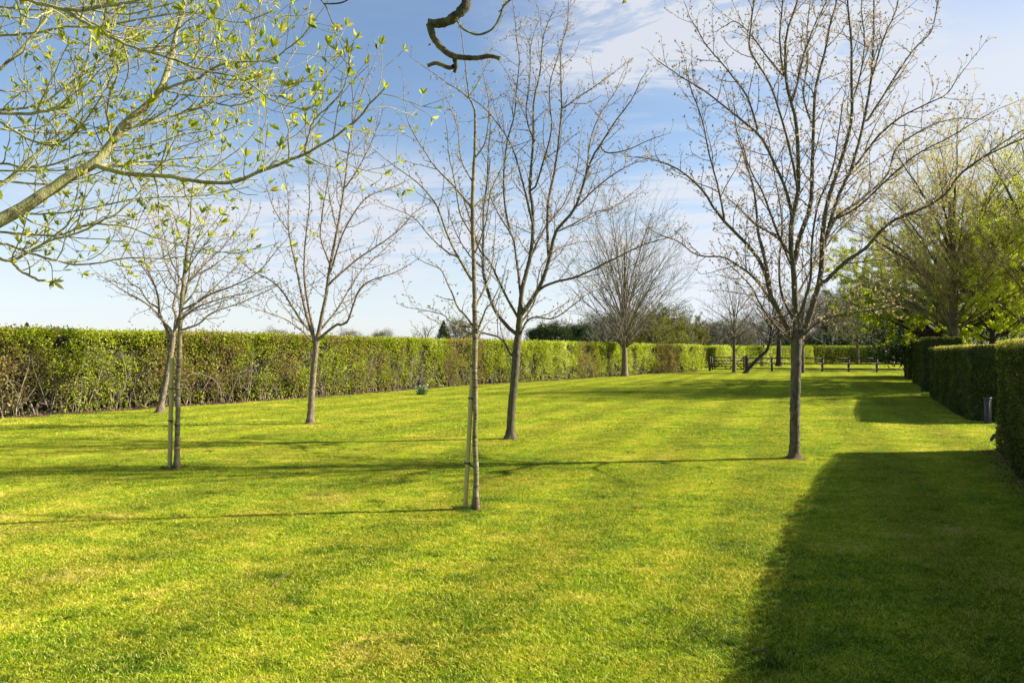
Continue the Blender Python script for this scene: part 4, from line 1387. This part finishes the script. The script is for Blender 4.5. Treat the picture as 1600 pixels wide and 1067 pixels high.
def mixed_colour(P, S, g):
    col = 800 + F * P[:, 0] / np.maximum(P[:, 1], 1.0)
    base = np.interp(col, _segx, _segv)
    n1 = vnoise(P, 0.9)
    n2 = vnoise(P + 40, 3.0)
    v = base + (n1 - 0.5) * 0.55 + (n2 - 0.5) * 0.55
    brown = g.random(len(P)) > np.clip(v * 1.55, 0.05, 0.95)
    out = np.where(brown, g.uniform(0.02, 0.33, len(P)), np.clip(0.36 + 0.5 * v + g.normal(0, 0.16, len(P)), 0.36, 1.0))
    return out


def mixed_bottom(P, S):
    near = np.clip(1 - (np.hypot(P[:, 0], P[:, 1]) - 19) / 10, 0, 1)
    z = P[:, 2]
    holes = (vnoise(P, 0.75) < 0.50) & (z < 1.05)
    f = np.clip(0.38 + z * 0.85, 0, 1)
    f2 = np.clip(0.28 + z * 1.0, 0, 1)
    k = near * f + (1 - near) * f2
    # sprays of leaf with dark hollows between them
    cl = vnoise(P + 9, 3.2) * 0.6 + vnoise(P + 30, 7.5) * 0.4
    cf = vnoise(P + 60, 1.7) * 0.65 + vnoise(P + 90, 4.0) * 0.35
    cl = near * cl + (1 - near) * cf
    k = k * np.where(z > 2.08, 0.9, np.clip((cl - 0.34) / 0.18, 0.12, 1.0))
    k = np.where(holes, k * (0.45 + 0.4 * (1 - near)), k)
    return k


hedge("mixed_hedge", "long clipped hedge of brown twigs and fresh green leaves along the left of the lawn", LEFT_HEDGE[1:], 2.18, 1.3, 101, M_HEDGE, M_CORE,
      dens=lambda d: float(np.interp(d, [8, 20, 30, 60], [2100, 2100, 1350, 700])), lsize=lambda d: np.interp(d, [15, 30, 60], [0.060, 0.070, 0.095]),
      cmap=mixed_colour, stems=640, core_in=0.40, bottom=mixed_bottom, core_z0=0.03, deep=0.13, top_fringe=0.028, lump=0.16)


def lime_colour(P, S, g):
    v = 0.78 + (vnoise(P, 0.5) - 0.5) * 0.6
    br = g.random(len(P)) > v * 1.15
    return np.where(br, g.uniform(0.1, 0.33, len(P)), np.clip(v + g.normal(0, .1, len(P)), 0.5, 1))


def deep_colour(P, S, g):
    v = 0.5 + (vnoise(P, 0.35) - 0.5) * 0.5
    return np.clip(v * 0.75 + 0.14 + g.normal(0, 0.09, len(P)), 0.40, 0.85)


hedge("far_hedge", "bright yellow-green hedge beyond the wooden gate", [(21, 70), (26.5, 76), (33.5, 82), (38, 86)], 2.25, 1.4, 102, M_HEDGE, M_CORE,
      dens=lambda d: 330.0, lsize=lambda d: np.full_like(d, 0.11), cmap=lime_colour, core_z0=0.1)
hedge("far_hedge", "dark green hedge across the far paddock beyond the rail fence", [(40.5, 97), (48, 99), (56, 100), (68, 101)], 2.5, 1.6, 103, M_HEDGE, M_CORE,
      dens=lambda d: 260.0, lsize=lambda d: np.full_like(d, 0.13), cmap=deep_colour, core_z0=0.1)


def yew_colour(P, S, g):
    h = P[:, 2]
    top = np.clip((h - (YEW_H - 0.14)) / 0.11, 0, 1)  # lighter band up top: new growth, plus sun-caught shoulders painted into the leaf colour
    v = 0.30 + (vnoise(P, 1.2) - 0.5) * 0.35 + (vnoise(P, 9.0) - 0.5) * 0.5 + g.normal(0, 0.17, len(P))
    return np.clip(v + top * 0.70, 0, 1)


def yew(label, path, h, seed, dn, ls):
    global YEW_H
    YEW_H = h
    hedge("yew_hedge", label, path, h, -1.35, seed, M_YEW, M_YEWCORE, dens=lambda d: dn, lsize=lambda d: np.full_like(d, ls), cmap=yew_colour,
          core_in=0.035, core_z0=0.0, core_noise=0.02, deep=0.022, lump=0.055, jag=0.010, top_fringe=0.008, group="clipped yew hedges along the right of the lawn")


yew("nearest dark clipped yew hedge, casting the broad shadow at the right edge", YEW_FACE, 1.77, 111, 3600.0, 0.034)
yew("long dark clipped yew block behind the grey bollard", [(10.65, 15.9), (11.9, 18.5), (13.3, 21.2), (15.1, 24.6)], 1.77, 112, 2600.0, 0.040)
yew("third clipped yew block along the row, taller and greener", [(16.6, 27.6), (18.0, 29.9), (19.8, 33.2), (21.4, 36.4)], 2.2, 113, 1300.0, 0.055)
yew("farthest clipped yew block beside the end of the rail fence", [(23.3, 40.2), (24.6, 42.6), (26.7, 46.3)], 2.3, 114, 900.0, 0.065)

mesh_np("soil_patch", [strip(np.array([(4.03, 4.0), (5.2, 6.35), (6.5, 8.7), (7.3, 10.1), (8.1, 11.5)]), -0.16, 0.2, 0.004, 0.04, 8, 60)], M_SOIL, kind="structure")
V_, F_, A_ = litter(YEW_FACE, -0.22, 0.05, 1500, 15, 0.03, 11.5, 3)
mesh_np("yew_litter", [(V_, F_)], M_LITTER, attr=[A_], kind="stuff")

# ---------------------------------------------------------------- gate and fence
GPL = W(1109, 580, 58.0)[:2]
GPR = W(1167, 579, 58.0)[:2]


def gate_post(label, p, w, h):
    r = thing("gate_post", label, "post", (p[0], p[1], 0), "posts of the wooden gate")
    mesh_np("post", box(0, 0, -0.05, w, w, h, 0.02), M_FENCE, r)


gate_post("slim dark timber post at the hedge side of the gate", GPL, 0.17, 1.32)
gate_post("thick dark timber post between the gate and the rail fence", GPR, 0.27, 1.38)
d_ = unit(GPR - GPL)
a0 = GPL + d_ * 0.15
a1 = GPR - d_ * 0.20
gate = thing("field_gate", "dark wooden five-bar gate with crossed braces between its two posts", "gate", (a0[0], a0[1], 0))
L_ = a1 - a0


def gp(u, z):
    return (L_[0] * u, L_[1] * u, z)


for u in (0.02, 0.98):
    mesh_np("stile", bar(gp(u, 0.12), gp(u, 1.24), 0.08, 0.09, up=(1, 0, 0)), M_FENCE, gate)
for z in (0.20, 0.42, 0.64, 0.88, 1.18):
    mesh_np("bar", bar(gp(0.035, z), gp(0.965, z), 0.04, 0.095 if z > 1 else 0.08), M_FENCE, gate)
nrm = np.array([-d_[1], d_[0], 0]) * -0.042
for (u0, z0, u1, z1) in ((0.04, 1.14, 0.49, 0.16), (0.49, 1.14, 0.04, 0.16), (0.51, 1.14, 0.96, 0.16), (0.96, 1.14, 0.51, 0.16)):
    sgn = 1 if z1 < z0 and u1 > u0 else 1.35
    mesh_np("brace", bar(np.array(gp(u0, z0)) + nrm * sgn, np.array(gp(u1, z1)) + nrm * sgn, 0.035, 0.075), M_FENCE, gate)

fence = thing("rail_fence", "dark stained three-rail post fence across the far end of the lawn", "fence", (GPR[0], GPR[1], 0))
xs_ = [1167, 1206, 1246, 1285, 1326, 1370, 1414, 1460, 1508]
ys_ = [58.0, 57.3, 56.8, 56.3, 55.8, 55.1, 54.4, 53.7, 53.0]
fp = np.array([((x - 800) / F * y, y) for x, y in zip(xs_, ys_)]) - GPR
for k in range(1, len(fp)):
    mesh_np("post", box(fp[k, 0], fp[k, 1], -0.05, 0.15, 0.13, 1.28, 0.012), M_FENCE, fence)
for k in range(len(fp) - 1):
    p, q = fp[k], fp[k + 1]
    dd_ = unit(q - p)
    nn_ = np.array([dd_[1], -dd_[0]]) * 0.085
    e0 = 0.15 if k == 0 else 0.01
    for z in (0.26, 0.68, 1.12):
        a = np.r_[p + dd_ * e0 + nn_, z]
        b = np.r_[q - dd_ * 0.01 + nn_, z]
        mesh_np("rail", bar(a, b, 0.04, 0.10), M_FENCE, fence)

# ---------------------------------------------------------------- small things on the lawn
bx_, by_ = (1543 - 800) / F * 15.2, 15.2
bol = thing("bollard_light", "grey metal bollard light standing between two clipped yew hedges", "bollard", (bx_, by_, 0))
mesh_np("column", box(0, 0, 0, 0.10, 0.10, 0.56, 0.008), M_METAL, bol)
mesh_np("cap", box(0, 0, 0.563, 0.125, 0.125, 0.035, 0.006), M_METAL, bol)
for k in range(2):
    mesh_np("fin", box(-0.028 + 0.056 * k, -0.056, 0.03, 0.012, 0.012, 0.5), M_METAL, bol)

sx_, sy_ = (1551 - 800) / F * 12.15, 12.15
sp_ = thing("spike_light", "small silver garden spotlight tilted on its spike beside the nearest yew hedge", "lamp", (sx_, sy_, 0))
mesh_np("spike", [tubes(np.linspace([-0.02, 0, -0.03], [0, 0, 0.06], 5)[None], np.full((1, 5), 0.007), 8)], M_METAL, sp_)
hd = np.linspace([-0.045, -0.01, 0.03], [0.055, 0.02, 0.13], 6)
mesh_np("head", [tubes(hd[None], np.array([[0.012, 0.026, 0.03, 0.03, 0.032, 0.034]]), 12)], M_METAL, sp_, smooth=True)
Vd, _ = tubes(hd[-2:][None], np.array([[0.03, 0.031]]), 12)
mesh_np("lens", [(Vd, np.array([list(range(12, 24))]))], M_GLASSY, sp_)

# daffodils
gd = rng_(61)
df = thing("daffodil_clump", "small clump of daffodils at the foot of the left hedge", "plant", ((659 - 800) / F * 25.6, 25.6, 0))
n_ = 110
P = np.c_[gd.normal(0, 0.08, (n_, 2)), np.zeros(n_)]
D = np.c_[P[:, :2] * 2.0 + gd.normal(0, 0.14, (n_, 2)), np.ones(n_)]
C_, R_ = grow(P, D, gd.uniform(0.2, 0.4, n_), np.full(n_, 0.009), 5, 0.06, -0.02, gd, 0.3)
mesh_np("leaves", [tubes(C_, R_, 3)], M_DAFF, df, kind="stuff", attr=[np.repeat(gd.random(n_), 12)])
ft = C_[:9, -1] + [0, 0, .03]
for k in range(9):
    a = np.arange(6) * np.pi / 3
    c0 = ft[k]
    ax = unit(np.array([gd.normal(.2, .4), -1.0, gd.normal(0, .3)]))
    U = unit(np.cross(ax, [0, 0, 1.0]))
    Vv = np.cross(ax, U)
    Dp = U * np.cos(a)[:, None] + Vv * np.sin(a)[:, None] + ax * 0.25
    mesh_np("flower", [leaves(np.tile(c0, (6, 1)), Dp, 0.05, 0.6, gd)], M_PETAL, df, attr=[np.full(12, 0.5)])


def fallen_twig(label, pts, r, seed):
    g = rng_(seed)
    P3 = []
    for (x, y, z) in pts:
        p = W(x, y, GY(y))
        p[2] = z
        P3.append(p)
    C = catmull(np.array(P3), 12)
    o = thing("fallen_twig", label, "twig", tuple(np.r_[C[0, :2], 0]))
    mesh_np("stick", [tubes(C[None], np.linspace(r, r * 0.4, 12)[None], 6)], M_BARK_PALE, o, smooth=True, loc=np.r_[C[0, :2], 0])
    Ps, Ds, t, i_, pr = kids(C[None], np.full((1, 12), r), 12, 0.2, 0.9, 0.5, 0.9, g)
    C2, R2 = grow(Ps, Ds * [1, 1, 0.2], g.uniform(0.02, 0.06, len(Ps)), np.full(len(Ps), r * 0.4), 4, 0.1, 0, g)
    mesh_np("side_twigs", [tubes(C2, R2, 4)], M_BARK_PALE, o, kind="stuff", loc=np.r_[C[0, :2], 0])


fallen_twig("crooked pale twig lying on the sunlit grass", [(424, 920, 0.02), (436, 913, 0.035), (447, 908, 0.045), (460, 901, 0.05)], 0.0042, 1)
fallen_twig("short pale stick at the edge of the broad shadow", [(1176, 1027, 0.03), (1188, 1025, 0.035), (1202, 1022, 0.04)], 0.006, 2)
fallen_twig("small brown twig inside the broad shadow", [(1330, 772, 0.035), (1338, 770, 0.04), (1347, 769, 0.035)], 0.006, 3)
fallen_twig("dark scrap of twig on bright grass near the yew hedges", [(1471, 682, 0.035), (1477, 681, 0.045), (1483, 681, 0.04)], 0.008, 4)

# ---------------------------------------------------------------- overhanging tree at the left
OV = thing("overhanging_tree", "tree coming into leaf whose branches reach in from the left over the lawn", "tree", (-4.3, 1.9, 0))
OB = np.array([-4.3, 1.9, 0])
gO = rng_(200)
tk = catmull([(-4.3, 1.9, -0.05), (-4.28, 1.9, 0.8), (-4.2, 1.92, 1.5), (-4.1, 1.95, 2.1), (-3.95, 1.95, 2.9), (-3.8, 1.9, 3.9)], 30)
mesh_np("trunk", [tubes(tk[None], np.linspace(0.14, 0.06, 30)[None] * (1 + 0.5 * np.exp(-np.maximum(tk[:, 2], 0) / 0.12))[None], 14)], M_LIMB, OV, smooth=True, loc=OB)
# (points px, r0 px, r1 px, Y at start, Y at tip, starts at the trunk?)
OVL = [
 ([(-10,350),(0,345),(60,310),(110,275),(145,257),(175,225),(195,195),(230,165),(252,140),(265,100),(275,60),(290,0),(300,-40)],10.5,2.6,3.0,3.3,True,8),
 ([(148,258),(200,272),(260,275),(320,285),(365,285),(400,270),(450,252),(480,240),(520,215),(560,185),(580,160),(600,140)],4.4,1.2,3.05,2.7,False,0),
 ([(146,260),(190,257),(270,258),(330,265),(370,262)],2.4,0.9,3.05,3.6,False,0),
 ([(192,203),(240,190),(280,178),(330,160),(350,140),(380,100),(400,50),(410,0)],2.8,1.0,3.1,3.6,False,0),
 ([(476,242),(478,225),(490,190),(520,160),(535,140),(545,115)],1.6,0.8,2.85,2.6,False,0),
 ([(252,140),(290,128),(310,122),(350,100),(420,95),(450,75),(470,60),(485,40)],2.2,0.8,3.15,2.9,False,0),
 ([(-20,-15),(35,-2),(70,8),(115,16),(150,12),(190,6),(225,-4),(260,-25)],3.8,1.8,2.7,2.6,True,0),
 ([(100,14),(140,40),(180,62),(225,80),(270,92),(320,110),(380,125),(430,160),(470,170)],3.0,0.9,2.68,2.6,False,0),
 ([(115,18),(160,45),(210,75),(280,85),(340,92),(390,108)],2.0,0.8,2.68,3.2,False,0),
 ([(-20,178),(0,177),(50,178),(90,168),(115,145),(130,115),(140,80),(143,40),(150,0)],2.8,1.0,2.8,3.0,True,0),
 ([(-20,182),(0,190),(50,220),(90,226),(120,205),(150,165),(175,120),(180,90)],2.2,0.9,3.3,3.1,True,0),
 ([(-20,125),(0,108),(30,80),(60,45),(85,12),(100,-20)],2.8,1.3,3.2,3.3,True,0),
 ([(-20,58),(0,56),(50,52),(100,42),(150,42),(230,28),(300,20),(370,35),(420,20)],2.2,0.8,3.4,3.5,True,0),
 ([(-20,300),(0,290),(40,255),(75,225),(100,200),(130,170),(160,135),(180,100),(200,50)],3.0,1.0,3.5,3.7,True,0),
 ([(-20,403),(0,405),(20,407),(60,385),(80,375),(120,365),(150,350),(180,335),(210,310),(230,285)],2.8,0.9,3.0,3.1,True,0),
 ([(16,407),(35,425),(60,437),(85,440)],2.2,1.6,3.0,2.8,False,0),
 ([(-12,380),(10,382),(45,395),(80,405),(120,414),(160,410),(210,402),(250,405),(290,400),(330,385)],2.2,0.7,2.9,3.0,True,0),
 ([(-20,362),(0,363),(80,368),(110,362),(138,350),(194,354),(237,369),(280,382),(320,390),(370,395),(400,388)],2.0,0.7,3.2,3.1,True,0),
 ([(-20,262),(0,255),(40,262),(80,258),(130,240),(180,236),(230,230),(280,212),(320,205)],1.9,0.7,3.7,3.6,True,0),
 ([(265,100),(300,70),(340,40),(370,10),(390,-20)],1.8,0.8,3.2,3.4,False,0),
 ([(252,140),(300,150),(345,150),(400,140),(440,110),(462,80)],1.7,0.7,3.15,3.5,False,0),
 ([(520,215),(530,245),(556,262),(580,268),(600,272)],1.0,0.6,2.75,2.9,False,0),
 ([(400,270),(425,235),(460,215),(490,215)],1.1,0.6,2.95,3.1,False,0),
 ([(330,160),(370,165),(410,150),(440,150),(468,130)],1.4,0.6,3.35,3.1,False,0),
 ([(200,272),(215,300),(250,330),(280,345)],1.3,0.6,3.05,3.2,False,0),
 ([(175,225),(168,190),(170,150),(185,110),(175,60),(180,10)],1.8,0.8,3.1,2.9,False,0),
]
for k in range(9):
    y0_ = gO.uniform(-30, 430)
    x1_ = gO.uniform(170, 430)
    y1_ = np.clip(y0_ - gO.uniform(20, 190), -30, 400)
    my_ = (y0_ + y1_) / 2 + gO.uniform(-10, 50)
    OVL.append(([(-25, y0_), (x1_ * 0.25, y0_ * 0.75 + my_ * 0.25 + gO.uniform(-12, 12)), (x1_ * 0.55, my_ + gO.uniform(-14, 14)), (x1_ * 0.8, (my_ + y1_) / 2), (x1_, y1_)],
                gO.uniform(1.2, 2.2), 0.6, gO.uniform(3.0, 4.3), gO.uniform(3.2, 4.6), True, 0))
oc, orr, opx, oY = [], [], [], []
for (pts, r0, r1, Ya, Yb, at_trunk, _) in OVL:
    px = catmull(np.array(pts, float), 30)
    t = np.linspace(0, 1, 30)
    Ya_ = Ya
    if not at_trunk and opx:
        ap, aY = np.concatenate(opx), np.concatenate(oY)
        k = np.argmin(((ap - px[0]) ** 2).sum(1))
        Ya_ = aY[k]
        px[0] = ap[k]
    Yp = Ya_ + (Yb - Ya_) * t
    C = np.stack([W(a, b, y) for (a, b), y in zip(px, Yp)])
    C[1:] += gO.normal(0, 0.0016, (29, 3))
    R = (r0 + (r1 - r0) * t ** 0.8) * Yp / F
    opx.append(px)
    oY.append(Yp)
    oc.append(C)
    orr.append(R)
    if at_trunk:
        z_t = float(np.clip(1.55 + (C[0, 2] - 1.9) * 0.65, 1.4, 3.2))
        k = np.argmin(np.abs(tk[:, 2] - z_t))
        pre = catmull([tk[k], tk[k] * 0.6 + C[0] * 0.4 + [0, 0, -0.03], C[0]], 14)
        Cf = np.vstack([pre[:-1], C])
        Rf = np.r_[np.linspace(R[0] * 1.5, R[0], 13), R]
    else:
        Cf, Rf = C, R
    mesh_np("limb", [tubes(Cf[None], Rf[None], 9)], M_LIMB, OV, smooth=True, loc=OB)
OC, ORr = np.array(oc), np.array(orr)
P, D, t, idx, pr_ = kids(OC, ORr, 18.0, 0.06, 1.0, 0.5, 1.1, gO)
L2 = gO.uniform(0.10, 0.46, len(P)) * (1.1 - 0.45 * t)
C2, R2 = grow(P, D, L2, np.minimum(pr_ * 0.6, 0.0026 + 0.003 * L2), 8, 0.12, 0.07, gO, 0.45)
low_ = (C2[:, :, 2] < EYE + (HZ - 438) / F * C2[:, :, 1]).any(axis=1)
keep = (C2[:, -1, 1] > 2.3) & (np.abs(C2[:, -1, 0]) < 3.5) & ~low_
C2, R2 = C2[keep], R2[keep]
P, D, t, idx, pr_ = kids(C2, R2, 10.0, 0.2, 1.0, 0.5, 1.1, gO)
C3, R3 = grow(P, D, gO.uniform(0.03, 0.17, len(P)), np.full(len(P), 0.0014), 5, 0.16, 0.1, gO, 0.7)
low_ = (C3[:, :, 2] < EYE + (HZ - 446) / F * C3[:, :, 1]).any(axis=1)
C3, R3 = C3[~low_], R3[~low_]
mesh_np("branches", [tubes(C2, np.maximum(R2, 0.0014), 5)], M_LIMB, OV, smooth=True, kind="stuff", loc=OB)
mesh_np("twigs", [tubes(C3, R3, 4)], M_LIMB, OV, smooth=True, kind="stuff", loc=OB)


def leaf_blade(P, D, size, wid, g):
    """curved lance-shaped leaf of six faces, folded along the midrib"""
    n = len(P)
    D = unit(D)
    Sd = unit(np.cross(D, unit(g.normal(0, 1, (n, 3)))))
    Nn = np.cross(Sd, D)
    size = size[:, None]
    out = []
    curl = g.normal(0.10, 0.12, (n, 1))
    prof = [(0.0, 0.0), (0.28, 0.75), (0.6, 1.0), (1.0, 0.0)]
    rows = []
    for (a, w_) in prof:
        c = P + D * size * a + Nn * size * curl * a * a * 1.6
        rows.append((c, Sd * size * wid * 0.5 * w_ + Nn * size * 0.13 * w_ * wid * 2))
    V = np.stack([rows[0][0], rows[1][0] + rows[1][1], rows[1][0], rows[1][0] - rows[1][1] + 2 * (rows[1][1] - Sd * size * wid * 0.5 * 0.75),
                  rows[2][0] + rows[2][1], rows[2][0], rows[2][0] - rows[2][1] + 2 * (rows[2][1] - Sd * size * wid * 0.5), rows[3][0]], axis=1)
    V = V.reshape(-1, 3)
    o = np.arange(n)[:, None] * 8
    f = np.array([[0, 1, 2, 2], [0, 2, 3, 3], [1, 4, 5, 2], [2, 5, 6, 3], [4, 7, 5, 5], [5, 7, 6, 6]])
    tri = np.concatenate([o + np.array([[0, 1, 2]]), o + np.array([[0, 2, 3]]), o + np.array([[4, 7, 5]]), o + np.array([[5, 7, 6]]),
                          o + np.array([[1, 4, 5]]), o + np.array([[1, 5, 2]]), o + np.array([[2, 5, 6]]), o + np.array([[2, 6, 3]])], axis=1).reshape(-1, 3)
    return V, tri


tipP = np.concatenate([C3[:, -1], C2[:, -1], OC[:, -1]])
tipD = unit(np.concatenate([C3[:, -1] - C3[:, -3], C2[:, -1] - C2[:, -3], OC[:, -1] - OC[:, -3]]) + 1e-9)
sel = gO.random(len(tipP)) < 0.80
tipP, tipD = tipP[sel], tipD[sel]
nn_ = gO.integers(4, 7, len(tipP))
ii = np.repeat(np.arange(len(tipP)), nn_)
burst = gO.uniform(0.45, 1.15, len(tipP))
Pb = tipP[ii]
Db = unit(tipD[ii]) + gO.normal(0, 0.42, (len(ii), 3)) + np.array([0, 0, 0.35])
sz = gO.uniform(0.026, 0.050, len(ii)) * burst[ii]
Vl, Fl = leaf_blade(Pb, Db, sz, 0.30, gO)
vv = np.clip(0.5 * gO.random(len(ii)) + 0.55 * gO.random(len(tipP))[ii], 0, 1)
mesh_np("leaves", [(Vl, Fl)], M_SPRING, OV, smooth=False, attr=[np.repeat(vv, 8)], kind="stuff", loc=OB)

# overhead dead limb of the same tree, reaching across above the camera's view
def over_limb(pts, r0, r1, Y, pre=None, sides=12, knob=0.06, K=34, cap=True):
    C = catmull(np.array([W(a, b, y) for (a, b), y in zip(pts, Y)]), K)
    R = np.linspace(r0, r1, K) * np.mean(Y) / F
    R = R * (1 + gO.normal(0, knob, K))
    if pre is not None:
        Pq = catmull(np.vstack([pre, C[0]]), 24)
        C = np.vstack([Pq[:-1], C])
        R = np.r_[np.linspace(0.06, R[0], 23), R]
    V, Fq = tubes(C[None], R[None], sides)
    parts = [(V, Fq)]
    if cap:
        parts.append((V, np.array([[(len(C) - 1) * sides + i for i in range(sides)]])))
    mesh_np("limb", parts, M_OVER, OV, smooth=True, loc=OB)
    return C, R


pre = np.array([tk[-1], (-3.2, 2.0, 4.1), (-2.0, 2.3, 4.2), (-0.9, 2.5, 4.0), (-0.25, 2.6, 3.5)])
over_limb([(732,-60),(729,0),(725,13),(703,32),(685,37),(669,37)], 9.0, 6.5, [2.6]*6, pre)
over_limb([(671,38),(678,60),(693,78),(710,88),(742,91),(765,88),(782,92)], 6.0, 2.8, [2.6, 2.6, 2.58, 2.55, 2.5, 2.48, 2.46])
over_limb([(710,88),(712,103),(710,114)], 4.4, 2.4, [2.55, 2.56, 2.57], K=14)
over_limb([(709,104),(701,106),(682,99),(668,103)], 3.4, 2.8, [2.56, 2.58, 2.6, 2.6], K=16)
over_limb([(680,62),(674,68),(670,71)], 1.4, 0.9, [2.6, 2.58, 2.56], K=8)
ct, rt = over_limb([(712,28),(722,44),(742,54),(758,52),(772,43),(782,25),(787,10),(802,-4),(815,-20)], 1.4, 1.9, [2.6]*9, knob=0.12, cap=False)
over_limb([(786,14),(779,19)], 1.2, 0.7, [2.6, 2.6], K=6)
gb = rng_(5)
bp_ = np.array([W(742, 54, 2.6), W(721, 42, 2.6), W(790, 8, 2.6)])
Vk, Fk = leaf_blade(np.repeat(bp_, 5, axis=0), gb.normal(0, .5, (15, 3)) + [0, 0, 0.6], np.full(15, 0.017), 0.5, gb)
mesh_np("buds", [(Vk, Fk)], M_BUD, OV, attr=[np.repeat(gb.random(15), 8)], loc=OB)
# thin twigs dipping in from the same limb at the top edge
for pts in ([(480,-40),(498,-5),(510,12),(520,37),(527,42)], [(505,6),(525,6),(540,2),(560,-12)], [(985,-40),(980,-12),(974,0)]):
    Yc = 2.5
    src = np.array([tk[-1], (-2.6, 2.1, 4.0), W(pts[0][0] - 60, -160, Yc)]) if pts[0][1] < -30 else None
    C, R = over_limb(pts, 1.3, 0.9, [Yc] * len(pts), src, sides=6, cap=False)
    e = np.repeat(C[-1:], 6, axis=0)
    Vk, Fk = leaf_blade(e, gb.normal(0, .6, (6, 3)) + [0, 0, -0.1], np.full(6, 0.022), 0.5, gb)
    mesh_np("buds", [(Vk, Fk)], M_BUD, OV, attr=[np.repeat(gb.random(6), 8)], loc=OB)
